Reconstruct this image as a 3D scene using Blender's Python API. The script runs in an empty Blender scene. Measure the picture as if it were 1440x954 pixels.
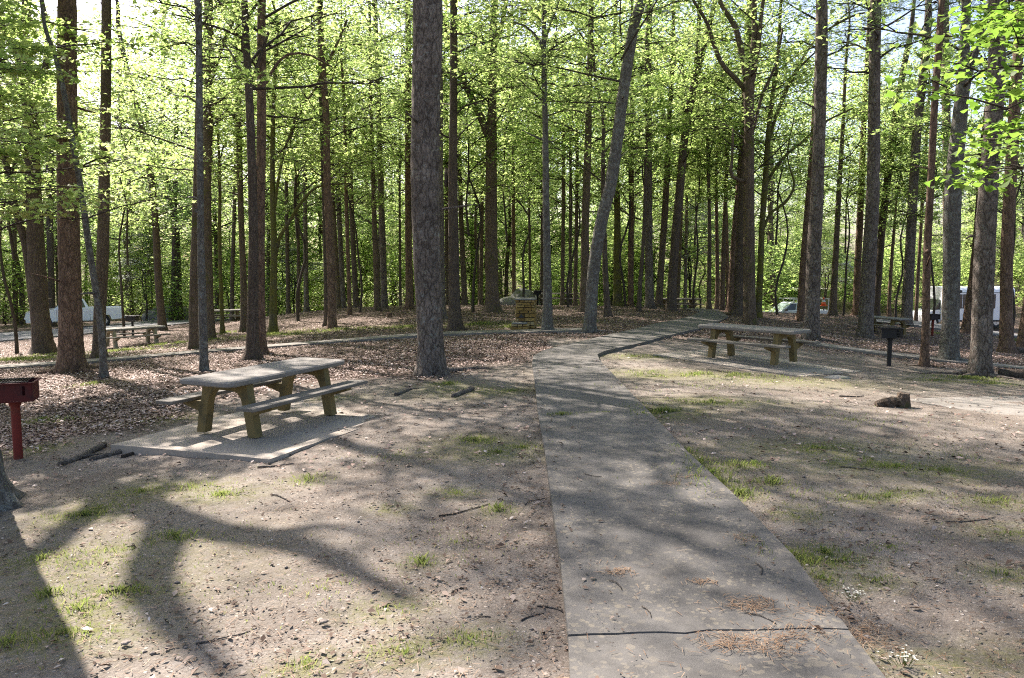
import bpy, math, random
import numpy as np
from mathutils import Matrix, Vector
S = bpy.context.scene
COL = S.collection
R = math.radians
rng = np.random.default_rng(11)

# ------------------------------------------------------------------ camera
CAMZ, PITCH, F = 2.05, R(5.642), 1111.8
cam = bpy.data.objects.new('camera', bpy.data.cameras.new('camera'))
COL.objects.link(cam)
cam.location = (0, 0, CAMZ)
cam.rotation_euler = (math.pi / 2 - PITCH, 0, 0)
cam.data.sensor_width = 36
cam.data.lens = F / 1440 * 36
cam.data.clip_end = 3000
S.camera = cam
S.render.resolution_x, S.render.resolution_y = 1024, 678
CP, SP = math.cos(PITCH), math.sin(PITCH)

def ray(px, py):
    a, b = (px - 720) / F, -(py - 477) / F
    return np.array([a, CP + b * SP, -SP + b * CP])

# ------------------------------------------------------------------ terrain
CTRL = np.array([(-8, 0, -.45), (-4, 3, -.2), (0, 0, -.03), (0.3, 4, -.05), (1.9, 4, -.02), (.3, 10, -.04), (1.9, 10, -.02), (1, 17, -.02), (4, 21, -.02), (4.2, 26, -.04), (8, 3, -.02), (8, 10, -.1),
 (5.3, 17.5, -.2), (-3.25, 10.5, -.16), (-6, 9.65, -.36), (8.6, 18, -.42), (-1.5, 14.8, -.12), (-10, 19, -.62), (-14.5, 30, -1.25), (-27, 48, -2.1), (-15.3, 41, -1.25), (-17, 24, -1.05), (-30, 25, -2), (-20, 10, -1.4),
 (14.8, 32, -1.15), (14, 43, -.75), (20, 45, -1.05), (22.6, 39, -1.5), (16.3, 26, -1.0), (10.4, 17.6, -.48), (21.5, 42, -1.25), (30.5, 53, -2.6), (20.8, 60, -2.3), (18, 12, -.7), (40, 45, -3), (30, 20, -2),
 (0.4, 25, -.22), (-6, 33, -.4), (0, 38, -.2), (8, 38, -.25), (-10, 40, -.45), (-12, 58, -1.9), (0, 58, -1.6), (10, 47, -.95), (3, 48, -.75), (10, 62, -2.1),
 (-50, 60, -3), (-60, 110, -2), (0, 100, -1.5), (60, 110, 1.5), (45, 80, -.6), (60, 60, -2), (0, 160, 2), (-100, 20, -4), (100, 30, -4), (-20, -40, -1.5), (20, -40, -1), (0, -20, -.2), (-120, 170, 1), (120, 170, 3)], float)

def _phi(r2):
    return 0.5 * r2 * np.log(r2 + 1e-9)
def _fit():
    n = len(CTRL); P = np.c_[np.ones(n), CTRL[:, :2] / 20]
    d2 = ((CTRL[:, None, :2] - CTRL[None, :, :2]) ** 2).sum(-1) / 400
    A = np.zeros((n + 3, n + 3)); A[:n, :n] = _phi(d2) + np.eye(n) * .01
    A[:n, n:] = P; A[n:, :n] = P.T
    return np.linalg.solve(A, np.r_[CTRL[:, 2], 0, 0, 0])
_W = _fit()
def ground(x, y):
    x = np.atleast_1d(np.asarray(x, float)); y = np.atleast_1d(np.asarray(y, float))
    xc, yc = np.clip(x, -120, 120), np.clip(y, -40, 170)
    out = np.empty(x.size); n = len(CTRL)
    for i in range(0, x.size, 20000):
        X, Y = xc.ravel()[i:i + 20000], yc.ravel()[i:i + 20000]
        d2 = ((X[:, None] - CTRL[:, 0]) ** 2 + (Y[:, None] - CTRL[:, 1]) ** 2) / 400
        out[i:i + 20000] = _phi(d2) @ _W[:n] + _W[n] + _W[n + 1] * X / 20 + _W[n + 2] * Y / 20
    return out.reshape(x.shape)
def gz(x, y):
    return float(ground(x, y)[0])
def hit(px, py, lo=2.0, hi=75):
    """first point of the ground seen along a line of sight"""
    r = ray(px, py); t = np.linspace(lo, hi, 1500) / r[1]
    d = CAMZ + r[2] * t - ground(r[0] * t, r[1] * t)
    k = np.argmax(d < 0) if (d < 0).any() else int(np.argmin(d))
    return np.array([r[0] * t[k], r[1] * t[k], gz(r[0] * t[k], r[1] * t[k])])
def at_depth(px, py, y0):
    r = ray(px, py); t = y0 / r[1]
    return np.array([r[0] * t, y0, CAMZ + r[2] * t])

# ------------------------------------------------------------------ mesh helpers
class MB:
    def __init__(s): s.v, s.f, s.m, s.n = [], [], [], 0
    def add(s, v, f, mat=0):
        v = np.asarray(v, float).reshape(-1, 3)
        s.v.append(v)
        for q in f: s.f.append(tuple(int(i) + s.n for i in q)); s.m.append(mat)
        s.n += len(v)
    def box(s, c, d, mat=0, rot=None):
        v = np.array([(x, y, z) for z in (-.5, .5) for y in (-.5, .5) for x in (-.5, .5)]) * d
        if rot is not None: v = v @ np.array(rot).T
        s.add(v + np.array(c), [(0, 2, 3, 1), (4, 5, 7, 6), (0, 1, 5, 4), (2, 6, 7, 3), (0, 4, 6, 2), (1, 3, 7, 5)], mat)
    def prism(s, poly, a0, a1, axis='x', mat=0, taper=None):
        """outline in the plane across axis, pushed from a0 to a1"""
        n = len(poly); V = []
        for a in (a0, a1):
            for (p, q) in poly:
                V.append({'x': (a, p, q), 'y': (p, a, q), 'z': (p, q, a)}[axis])
        fs = [tuple(range(n))[::-1], tuple(range(n, 2 * n))] + [(i, (i + 1) % n, n + (i + 1) % n, n + i) for i in range(n)]
        s.add(V, fs, mat)
    def tube(s, pts, rad, k=8, mat=0, cap=True, wob=None):
        pts = np.asarray(pts, float); rad = np.broadcast_to(np.asarray(rad, float), (len(pts),))
        T = np.gradient(pts, axis=0); T /= np.linalg.norm(T, axis=1)[:, None] + 1e-12
        ref = np.array([0, 1, 0.]) if abs(T[0][1]) < .9 else np.array([1., 0, 0])
        U = np.cross(T, ref); U /= np.linalg.norm(U, axis=1)[:, None] + 1e-12
        W = np.cross(T, U)
        a = np.linspace(0, 2 * math.pi, k, endpoint=False)
        rr = rad[:, None] * (np.ones((len(pts), k)) if wob is None else wob)
        V = pts[:, None] + U[:, None] * (np.cos(a) * rr)[..., None] + W[:, None] * (np.sin(a) * rr)[..., None]
        n = len(pts)
        fs = [(i * k + j, i * k + (j + 1) % k, (i + 1) * k + (j + 1) % k, (i + 1) * k + j) for i in range(n - 1) for j in range(k)]
        if cap: fs += [tuple(range(k))[::-1], tuple(range((n - 1) * k, n * k))]
        s.add(V.reshape(-1, 3), fs, mat)
    def cyl(s, p0, p1, r0, r1=None, k=12, mat=0):
        s.tube([p0, p1], [r0, r0 if r1 is None else r1], k, mat)
    def mesh(s, name, mats, smooth=False):
        me = bpy.data.meshes.new(name)
        me.from_pydata(np.concatenate(s.v).tolist(), [], s.f)
        for m in mats: me.materials.append(m)
        me.polygons.foreach_set('material_index', s.m)
        if smooth: me.polygons.foreach_set('use_smooth', [True] * len(s.f))
        me.update()
        return me

def fast_mesh(name, V, L, size, mats, mi=None, smooth=False):
    """all faces with the same number of corners"""
    me = bpy.data.meshes.new(name); nf = len(L) // size
    me.vertices.add(len(V)); me.vertices.foreach_set('co', np.asarray(V, np.float32).ravel())
    me.loops.add(len(L)); me.loops.foreach_set('vertex_index', np.asarray(L, np.int32))
    me.polygons.add(nf)
    me.polygons.foreach_set('loop_start', np.arange(0, nf * size, size, dtype=np.int32))
    me.polygons.foreach_set('loop_total', np.full(nf, size, np.int32))
    for m in mats: me.materials.append(m)
    if mi is not None: me.polygons.foreach_set('material_index', np.asarray(mi, np.int32))
    if smooth: me.polygons.foreach_set('use_smooth', np.ones(nf, bool))
    me.update(calc_edges=True); me.validate()
    return me

def obj(name, me, parent=None, loc=None, kind=None):
    o = bpy.data.objects.new(name, me); COL.objects.link(o)
    if parent is not None: o.parent = parent
    if loc is not None: o.location = loc
    if kind: o['kind'] = kind
    return o
def thing(name, label, cat, loc=(0, 0, 0), rz=0, group=None):
    o = bpy.data.objects.new(name, None); COL.objects.link(o)
    o.empty_display_size = .2
    o.location = loc; o.rotation_euler = (0, 0, rz)
    o['label'] = label; o['category'] = cat
    if group: o['group'] = group
    return o
def copy_thing(root, loc, rz=0, sc=1.0, label=None):
    r = root.copy(); COL.objects.link(r)
    r.location = loc; r.rotation_euler = (0, 0, rz); r.scale = (sc,) * 3 if np.isscalar(sc) else sc
    if label: r['label'] = label
    for ch in root.children:
        c = ch.copy(); COL.objects.link(c); c.parent = r
        for g in ch.children:
            d = g.copy(); COL.objects.link(d); d.parent = c
    return r

# ------------------------------------------------------------------ materials
class NT:
    def __init__(s, name):
        s.m = bpy.data.materials.new(name); s.m.use_nodes = True
        s.t = s.m.node_tree; s.t.nodes.clear()
        s.out = s.n('ShaderNodeOutputMaterial')
    def n(s, typ, ins=None, **kw):
        x = s.t.nodes.new(typ)
        for k, v in kw.items(): setattr(x, k, v)
        for k, v in (ins or {}).items(): s.put(x.inputs[k], v)
        return x
    def put(s, sock, v):
        if isinstance(v, bpy.types.NodeSocket): s.t.links.new(v, sock)
        elif isinstance(v, bpy.types.Node): s.t.links.new(v.outputs[0], sock)
        else: sock.default_value = v
    def coord(s, scale=(1, 1, 1), which='Object'):
        tc = s.n('ShaderNodeTexCoord')
        return s.n('ShaderNodeMapping', {'Vector': tc.outputs[which], 'Scale': scale}).outputs[0]
    def noise(s, vec, scale, detail=4, rough=.6, out='Fac'):
        return s.n('ShaderNodeTexNoise', {'Vector': vec, 'Scale': scale, 'Detail': detail, 'Roughness': rough}).outputs[out]
    def voro(s, vec, scale, feature='F1', out='Distance', rnd=1.0):
        return s.n('ShaderNodeTexVoronoi', {'Vector': vec, 'Scale': scale, 'Randomness': rnd}, feature=feature).outputs[out]
    def ramp(s, fac, stops):
        r = s.n('ShaderNodeValToRGB', {'Fac': fac}); e = r.color_ramp.elements
        while len(e) < len(stops): e.new(.5)
        for x, (p, c) in zip(e, stops):
            x.position = p; x.color = (*c, 1) if len(c) == 3 else c
        return r.outputs[0]
    def step(s, fac, a, b):
        return s.n('ShaderNodeMapRange', {'Value': fac, 'From Min': a, 'From Max': b}).outputs[0]
    def mix(s, fac, a, b, mode='MIX'):
        x = s.n('ShaderNodeMix', data_type='RGBA', blend_type=mode)
        for k, v in ((0, fac), (6, a), (7, b)):
            if isinstance(v, tuple) and len(v) == 3: v = (*v, 1)
            s.put(x.inputs[k], v)
        return x.outputs[2]
    def math(s, op, a, b=0.0):
        x = s.n('ShaderNodeMath', operation=op); s.put(x.inputs[0], a); s.put(x.inputs[1], b)
        return x.outputs[0]
    def bump(s, h, strength=.5, dist=.02, normal=None):
        b = s.n('ShaderNodeBump', {'Height': h, 'Strength': strength, 'Distance': dist})
        if normal is not None: s.put(b.inputs['Normal'], normal)
        return b.outputs[0]
    def surf(s, color, rough=.8, bump=None, metal=0, spec=.3, coat=0):
        if isinstance(color, tuple) and len(color) == 3: color = (*color, 1)
        p = s.n('ShaderNodeBsdfPrincipled', {'Base Color': color, 'Roughness': rough, 'Metallic': metal, 'Specular IOR Level': spec, 'Coat Weight': coat})
        if bump is not None: s.put(p.inputs['Normal'], bump)
        s.t.links.new(p.outputs[0], s.out.inputs[0])
        return s.m

def bark(name, dark, mid, light, plate=9, stretch=.3, moss=0.0, lichen=0.0, depth=.02, mosscol=(.10, .11, .02)):
    t = NT(name); v = t.coord((1, 1, stretch)); v1 = t.coord()
    wv = t.n('ShaderNodeTexNoise', {'Vector': t.coord((1, 1, .6)), 'Scale': 7.0, 'Detail': 6.0, 'Roughness': .7})
    warp = t.n('ShaderNodeMix', {0: .16}, data_type='VECTOR'); t.put(warp.inputs[4], v); t.put(warp.inputs[5], wv.outputs['Color'])
    w = warp.outputs[1]
    fine = t.noise(v, 34, 8, .75); big = t.noise(v1, 1.1, 3); med = t.noise(t.coord((1, 1, stretch * .7)), 9, 6, .7)
    e1 = t.voro(w, plate, 'DISTANCE_TO_EDGE'); e2 = t.voro(w, plate * 2.3, 'DISTANCE_TO_EDGE'); cell = t.voro(w, plate, 'F1', 'Color')
    brk = t.math('MULTIPLY', t.math('SUBTRACT', fine, .5), .22)
    e = t.math('MINIMUM', t.math('ADD', e1, brk), t.math('ADD', t.math('MULTIPLY', e2, 1.6), t.math('ADD', brk, .05)))
    crack = t.step(e, .0, .12)
    col = t.mix(t.math('ADD', t.math('MULTIPLY', fine, .8), t.math('MULTIPLY', t.n('ShaderNodeSeparateColor', {0: cell}).outputs[0], .22)), mid, light)
    col = t.mix(t.step(big, .35, .7), col, t.mix(.5, col, dark))
    col = t.mix(t.math('MULTIPLY', t.step(med, .5, .75), .5), col, mid)
    col = t.mix(t.math('ADD', t.math('MULTIPLY', crack, .9), .1), dark, col)
    if lichen:
        l = t.step(t.noise(v1, 9, 5, .7), .6 - lichen * .12, .68 - lichen * .1)
        col = t.mix(t.math('MULTIPLY', l, .75), col, (.25, .255, .225))
    if moss:
        mm = t.step(t.noise(v1, 2.2, 5, .7), .62 - moss * .3, .75 - moss * .25)
        col = t.mix(t.math('MULTIPLY', mm, .8), col, mosscol)
    h = t.math('ADD', t.math('MULTIPLY', t.step(e, -.05, .25), .7), t.math('MULTIPLY', fine, .6))
    return t.surf(col, .92, t.bump(h, 1.0, depth * 1.6), spec=.15)

M = {}
M['pine_grey'] = bark('pine_bark_grey', (.036, .028, .022), (.15, .12, .098), (.31, .262, .222), 8, .4, lichen=.25)
M['pine_red'] = bark('pine_bark_reddish', (0.056, 0.037, 0.026), (0.174, 0.106, 0.070), (0.311, 0.219, 0.161), 8, .35)
M['oak_dark'] = bark('oak_bark_dark', (0.042, 0.032, 0.025), (0.114, 0.085, 0.063), (0.228, 0.180, 0.142), 14, .2)
M['oak_brown'] = bark('oak_bark_brown', (0.053, 0.038, 0.027), (0.150, 0.108, 0.075), (0.270, 0.210, 0.158), 13, .2, moss=.25)
M['mossy'] = bark('bark_mossy', (0.050, 0.044, 0.022), (0.125, 0.106, 0.062), (0.213, 0.188, 0.125), 12, .22, moss=.8, mosscol=(.13, .125, .025))
M['lichen'] = bark('bark_lichen', (0.060, 0.054, 0.046), (0.156, 0.138, 0.114), (0.264, 0.246, 0.216), 13, .25, lichen=.75)
M['twig'] = bark('twig_bark', (0.039, 0.031, 0.023), (0.091, 0.073, 0.056), (0.156, 0.130, 0.104), 20, .3)
M['deadwood'] = bark('dead_wood', (.06, .05, .042), (.17, .145, .12), (.33, .29, .25), 16, .15)

def leaf_mat(name, c0, c1, t0, t1, w=.55, rough=.55):
    t = NT(name)
    g = t.n('ShaderNodeNewGeometry').outputs['Random Per Island']
    oi = t.n('ShaderNodeObjectInfo').outputs['Random']
    f = t.math('ADD', t.math('MULTIPLY', g, .7), t.math('MULTIPLY', oi, .3))
    p = t.n('ShaderNodeBsdfPrincipled', {'Base Color': t.mix(f, c0, c1), 'Roughness': rough, 'Specular IOR Level': .3})
    tr = t.n('ShaderNodeBsdfTranslucent', {'Color': t.mix(f, t0, t1)})
    mx = t.n('ShaderNodeMixShader', {0: w, 1: p.outputs[0], 2: tr.outputs[0]})
    t.t.links.new(mx.outputs[0], t.out.inputs[0])
    return t.m
M['leaf'] = leaf_mat('spring_leaf', (.08, .13, .03), (.15, .19, .06), (.24, .41, .07), (.64, .73, .29), .63)
M['leaf_far'] = leaf_mat('spring_leaf_woodland', (.07, .135, .035), (.15, .20, .07), (.25, .44, .09), (.62, .73, .31), .63)
M['leaf_deep'] = leaf_mat('green_leaf_lobed', (.05, .10, .015), (.09, .15, .025), (.15, .31, .035), (.28, .43, .07), .55)
M['leaf_shrub'] = leaf_mat('undergrowth_leaf', (.08, .15, .03), (.16, .21, .06), (.34, .52, .12), (.60, .71, .26), .62)
M['needle'] = leaf_mat('pine_needle', (.03, .06, .022), (.06, .09, .035), (.06, .12, .03), (.10, .16, .05), .35)
M['blossom'] = leaf_mat('dogwood_blossom', (.5, .52, .45), (.75, .75, .68), (.5, .55, .42), (.7, .72, .6), .4)
M['grass'] = leaf_mat('grass_blade', (.045, .08, .018), (.13, .13, .05), (.14, .24, .04), (.36, .38, .13), .52)

def litter_mat():
    t = NT('dry_leaf'); g = t.n('ShaderNodeNewGeometry').outputs['Random Per Island']
    c = t.ramp(g, [(0, (.09, .052, .038)), (.3, (.19, .122, .095)), (.6, (.30, .212, .175)), (.85, (.40, .305, .262)), (1, (.50, .42, .375))])
    return t.surf(c, .75, spec=.25)
M['litter'] = litter_mat()
def debris_mat():
    t = NT('bark_chip'); g = t.n('ShaderNodeNewGeometry').outputs['Random Per Island']
    return t.surf(t.ramp(g, [(0, (.055, .036, .026)), (.45, (.12, .083, .06)), (.8, (.22, .165, .13)), (.96, (.30, .25, .21)), (1, (.46, .42, .38))]), .85, spec=.15)
M['debris'] = debris_mat()
def needle_litter():
    t = NT('dry_needle'); g = t.n('ShaderNodeNewGeometry').outputs['Random Per Island']
    return t.surf(t.ramp(g, [(0, (.10, .055, .03)), (.6, (.20, .115, .06)), (1, (.30, .22, .15))]), .7)
M['dry_needle'] = needle_litter()
def stone_mat():
    t = NT('field_stone'); g = t.n('ShaderNodeNewGeometry').outputs['Random Per Island']; v = t.coord()
    c = t.ramp(g, [(0, (.17, .10, .03)), (.4, (.28, .18, .055)), (.75, (.36, .25, .09)), (1, (.42, .34, .19))])
    c = t.mix(t.step(t.noise(v, 12, 5), .4, .75), c, t.mix(.5, c, (.06, .05, .02)))
    return t.surf(c, .9, t.bump(t.noise(v, 30, 6, .7), .6, .01))
M['stone'] = stone_mat()
def rock_mat(name, a, b):
    t = NT(name); v = t.coord(); n = t.noise(v, 5, 8, .7)
    c = t.mix(n, a, b); c = t.mix(t.step(t.noise(v, 3, 5), .55, .7), c, (.11, .12, .05))
    return t.surf(c, .92, t.bump(n, .8, .06))
M['rock'] = rock_mat('boulder_rock', (.10, .10, .095), (.30, .29, .27))
M['pebble'] = rock_mat('pebble_stone', (.11, .09, .075), (.27, .23, .195))

def concrete(name, a, b, spots=0.0, scale=1.0):
    t = NT(name); v = t.coord((scale,) * 3)
    n1, n2, n3 = t.noise(v, 1.3, 6, .65), t.noise(v, 9, 6, .7), t.noise(v, 130, 3, .7)
    c = t.mix(t.step(n1, .3, .72), a, b)
    c = t.mix(t.math('MULTIPLY', t.step(n2, .45, .8), .55), c, tuple(x * .55 for x in a))
    c = t.mix(t.math('MULTIPLY', t.step(n3, .5, .75), .4), c, tuple(min(.8, x * 1.5) for x in b))
    h = t.math('ADD', n2, t.math('MULTIPLY', n3, .6))
    if spots:
        ww = t.n('ShaderNodeTexNoise', {'Vector': v, 'Scale': 22.0, 'Detail': 4.0})
        wx = t.n('ShaderNodeMix', {0: .06}, data_type='VECTOR'); t.put(wx.inputs[4], v); t.put(wx.inputs[5], ww.outputs['Color'])
        for sc, th, seed in ((22, .36, .56), (11, .3, .6), (5, .22, .63)):
            d = t.voro(wx.outputs[1], sc, 'F1', 'Distance')
            s = t.math('MULTIPLY', t.step(d, th, th - .05), t.step(t.noise(v, .8 + sc * .05, 3), seed - .16, seed + .02))
            c = t.mix(t.math('MULTIPLY', s, spots), c, (.225, .195, .145))
    return t.surf(c, .9, t.bump(h, .55, .006), spec=.2)
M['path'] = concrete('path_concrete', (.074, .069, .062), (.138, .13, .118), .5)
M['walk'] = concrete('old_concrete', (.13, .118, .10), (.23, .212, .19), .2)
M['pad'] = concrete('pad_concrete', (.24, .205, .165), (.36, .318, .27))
M['tabletop'] = concrete('aggregate_tabletop', (.145, .132, .116), (.245, .228, .205), 0, 2.5)
def asphalt():
    t = NT('road_asphalt'); v = t.coord()
    c = t.mix(t.noise(v, .6, 5), (.11, .108, .108), (.17, .167, .165)); c = t.mix(t.step(t.noise(v, 60, 3), .5, .8), c, (.24, .235, .23))
    return t.surf(c, .9, t.bump(t.noise(v, 60, 3), .4, .01))
M['asphalt'] = asphalt()
def painted(name, a, b, wear, k=.5, rough=.75):
    t = NT(name); v = t.coord(); n = t.noise(v, 4, 7, .7)
    c = t.mix(t.noise(v, 1.5, 3), a, b); c = t.mix(t.math('MULTIPLY', t.step(n, .5, .7), k), c, wear)
    return t.surf(c, rough, t.bump(t.noise(v, 40, 5), .35, .006))
M['leg_paint'] = painted('mossy_ochre_paint', (.13, .095, .032), (.19, .145, .06), (.06, .054, .03), .85)
M['leg_pale'] = painted('weathered_tan_paint', (.30, .26, .16), (.38, .33, .22), (.15, .14, .08), .6)
def plank():
    t = NT('weathered_plank'); v = t.coord((.6, 14, 14)); n = t.noise(v, 3, 6, .7)
    c = t.ramp(n, [(.25, (.065, .058, .048)), (.55, (.155, .14, .118)), (.8, (.27, .25, .22))])
    return t.surf(c, .85, t.bump(n, .5, .006))
M['plank'] = plank()
M['grill_red'] = painted('rusty_red_iron', (.055, .009, .008), (.10, .013, .011), (.018, .012, .011), .95, .75)
M['grill_black'] = painted('sooty_black_iron', (.012, .012, .012), (.022, .02, .02), (.05, .035, .028), .4, .6)
M['post_red'] = painted('rusty_red_post', (.12, .014, .010), (.17, .025, .016), (.09, .05, .03), .6, .75)
def plain(name, c, rough=.5, metal=0, spec=.5, coat=0):
    t = NT(name); n = t.noise(t.coord(), 3, 5)
    return t.surf(t.mix(t.math('MULTIPLY', n, .25), c, tuple(x * .75 for x in c)), rough, metal=metal, spec=spec, coat=coat)
M['white'] = plain('white_car_paint', (.78, .79, .82), .25, coat=.5)
M['silver'] = plain('pale_grey_car_paint', (.52, .56, .62), .3, coat=.4)
M['glass'] = plain('dark_window_glass', (.02, .025, .03), .08, spec=.8)
M['windscreen'] = plain('windscreen_glass', (.18, .23, .24), .08, spec=.8)
M['tyre'] = plain('black_rubber', (.02, .02, .02), .8)
M['rim'] = plain('alloy_rim', (.55, .55, .56), .3, .8)
M['black'] = plain('black_plastic', (.015, .015, .016), .5)
M['lamp'] = plain('lamp_lens', (.7, .72, .75), .15)
M['red'] = plain('red_lens', (.5, .02, .02), .25)
M['orange'] = plain('cone_orange', (.75, .13, .03), .55)
M['mortar'] = plain('dark_mortar', (.05, .038, .02), .95)
M['steel'] = plain('steel_bar', (.40, .40, .40), .5, .6)

# ------------------------------------------------------------------ light, sky, output
SUN_EL, SUN_AZ = R(44), R(-39.5)     # azimuth from +Y towards +X
sd = Vector((math.sin(SUN_AZ) * math.cos(SUN_EL), math.cos(SUN_AZ) * math.cos(SUN_EL), math.sin(SUN_EL)))
w = bpy.data.worlds.new('World'); S.world = w; w.use_nodes = True
wt = w.node_tree; wt.nodes.clear()
sky = wt.nodes.new('ShaderNodeTexSky'); sky.sky_type = 'NISHITA'; sky.sun_disc = False
sky.sun_elevation = SUN_EL; sky.sun_rotation = SUN_AZ; sky.dust_density = 2.5
bg = wt.nodes.new('ShaderNodeBackground'); bg.inputs[1].default_value = .09
wo = wt.nodes.new('ShaderNodeOutputWorld')
wt.links.new(sky.outputs[0], bg.inputs[0]); wt.links.new(bg.outputs[0], wo.inputs[0])
sl = bpy.data.lights.new('sun', 'SUN'); sl.energy = 5.0; sl.angle = R(.55); sl.color = (1, .95, .86)
so = bpy.data.objects.new('sun', sl); COL.objects.link(so)
so.rotation_euler = sd.to_track_quat('Z', 'Y').to_euler()
so.location = (-30, 40, 40)
vs = S.view_settings
vs.view_transform = 'Standard'; vs.look = 'None'; vs.gamma = 1; vs.use_curve_mapping = False
vs.exposure = 1.85
vs.use_white_balance = True; vs.white_balance_temperature = 6550; vs.white_balance_tint = 16
cy = S.cycles
cy.use_denoising = False; cy.filter_width = 1.1
cy.max_bounces = 10; cy.diffuse_bounces = 6; cy.glossy_bounces = 2; cy.transmission_bounces = 4; cy.transparent_max_bounces = 4
cy.caustics_reflective = False; cy.caustics_refractive = False

# ------------------------------------------------------------------ ground sheet
_lat = rng.random((64, 64))
def vnoise(x, y):
    xi, yi = np.floor(x).astype(int), np.floor(y).astype(int); fx, fy = x - xi, y - yi
    fx, fy = fx * fx * (3 - 2 * fx), fy * fy * (3 - 2 * fy)
    g = lambda a, b: _lat[a % 64, b % 64]
    return (g(xi, yi) * (1 - fx) + g(xi + 1, yi) * fx) * (1 - fy) + (g(xi, yi + 1) * (1 - fx) + g(xi + 1, yi + 1) * fx) * fy
def fbm(x, y, s, o=4):
    return sum(vnoise(x * s * 2 ** k + 7.3 * k, y * s * 2 ** k + 3.1 * k) * .5 ** k for k in range(o)) / (2 - .5 ** (o - 1))
def sst(v, a, b):
    t = np.clip((v - a) / (b - a), 0, 1); return t * t * (3 - 2 * t)
def litter_mask(x, y):
    n = fbm(x, y, .7) * 5 - 2.5
    el = np.clip(16.5 + .95 * x, 10.0, 18.5)
    er = np.where(x < 9, 21.5, np.clip(21.5 - (x - 9) * 1.2, 14, 22))
    e = np.where(x < 1, el, er)
    return np.clip(sst(y + n * .8, e - 1.2, e + 1.5) + .55 * sst(-x + n * .5, 5.2, 7.5) * sst(y, 7, 9), 0, 1)

# grass: (pixel centre, half sizes in metres, blades, height)
GRASS = [(1000, 527, 2.0, .55, 2300, .07), (925, 527, .7, .4, 500, .05), (935, 579, .55, .4, 1100, .06), (1000, 566, .9, .35, 900, .06), (905, 588, .18, .2, 260, .07), (1120, 540, 1.2, .4, 500, .04),
 (966, 637, .07, .12, 160, .08), (985, 652, .10, .13, 220, .08), (1000, 668, .12, .13, 260, .09), (1010, 680, .14, .14, 300, .09), (1040, 695, .13, .1, 260, .09), (1035, 658, .12, .12, 200, .08), (1060, 655, .1, .1, 150, .08), (1085, 680, .07, .07, 150, .1),
 (1110, 782, .1, .09, 300, .07), (1140, 790, .12, .1, 300, .06), (1160, 778, .09, .08, 220, .07), (1188, 790, .12, .05, 180, .05), (1160, 812, .05, .07, 120, .06), (1228, 815, .09, .05, 120, .05), (1120, 722, .1, .1, 110, .1), (1210, 700, .16, .12, 160, .06), (1250, 697, .12, .06, 130, .06), (1283, 690, .14, .08, 140, .06), (1400, 702, .2, .14, 200, .07), (1425, 745, .22, .1, 260, .05), (1415, 810, .12, .08, 130, .05),
 (1210, 650, .6, .3, 450, .05), (1150, 630, .8, .35, 420, .05), (1260, 655, .5, .2, 350, .05), (1330, 660, .5, .25, 260, .04),
 (665, 622, .35, .25, 520, .05), (700, 636, .5, .3, 500, .035), (735, 630, .3, .2, 250, .04), (640, 690, .15, .1, 150, .05), (700, 715, .06, .06, 90, .09), (590, 790, .05, .04, 80, .1), (552, 715, .08, .05, 60, .06), (660, 905, .12, .07, 160, .05), (570, 915, .16, .09, 200, .05), (430, 935, .1, .06, 120, .05), (545, 857, .15, .08, 90, .05),
 (660, 550, .9, .5, 500, .04), (720, 548, .5, .4, 250, .04), (630, 540, .3, .25, 250, .06), (430, 675, .1, .1, 130, .08), (265, 685, .25, .16, 230, .06), (310, 697, .3, .2, 260, .05), (120, 725, .35, .25, 520, .05), (140, 715, .25, .2, 330, .05), (245, 757, .12, .08, 160, .09), (170, 835, .35, .15, 230, .05), (70, 838, .08, .06, 120, .09), (110, 860, .3, .2, 200, .05), (15, 910, .25, .12, 330, .07), (90, 895, .4, .15, 260, .04), (150, 780, .2, .1, 120, .05), (60, 790, .3, .2, 160, .05), (200, 690, .4, .3, 250, .04), (55, 632, .25, .2, 200, .05), (60, 590, .3, .25, 220, .06), (95, 590, .15, .15, 140, .08), (130, 540, .35, .3, 200, .08), (470, 560, .5, .3, 120, .03), (230, 590, .6, .3, 200, .04),
 (30, 506, 3.2, .7, 2600, .12), (100, 498, 2.5, .7, 1700, .12), (170, 494, 2.2, .6, 1500, .12), (240, 484, 2.0, .7, 1200, .12), (300, 478, 1.6, .8, 700, .1), (385, 470, 2.4, 1.0, 1300, .1), (430, 468, 2.5, .9, 1500, .1), (500, 463, 2.2, .8, 900, .09), (575, 460, 1.8, .8, 1100, .1), (675, 456, 1.6, .9, 1300, .1), (720, 459, 1.0, .8, 600, .09), (320, 468, 1.6, 1.0, 500, .1),
 (1360, 532, .9, .45, 900, .08), (1395, 540, .7, .3, 500, .06), (1320, 536, .6, .3, 260, .05), (1395, 470, 2.0, 1.0, 700, .1), (1330, 470, 2, 1, 600, .1), (1425, 478, 1.5, .8, 500, .1), (890, 500, .9, .5, 350, .04), (925, 500, .6, .4, 250, .05), (885, 470, 1.2, .7, 250, .05), (840, 452, 1.5, 1.0, 300, .06), (790, 590, .12, .05, 160, .06), (850, 586, .45, .012, 170, .03), (1110, 700, 1.6, .9, 500, .035), (1250, 770, 1.4, .9, 420, .03), (1350, 640, 1.6, 1.2, 500, .035), (1060, 610, 1.6, 1.0, 500, .035), (560, 640, 1.6, 1.2, 420, .03), (250, 760, 1.6, .9, 500, .03), (450, 830, 1.3, .7, 350, .03), (640, 760, 1.0, .9, 330, .03), (120, 800, 1.0, .7, 350, .035), (960, 545, 2.2, 1.2, 700, .04), (1200, 590, 2.6, 1.5, 700, .035), (1000, 433, 1.5, 1, 300, .1)]
_gh = [(hit(g[0], g[1]), g) for g in GRASS]

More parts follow.
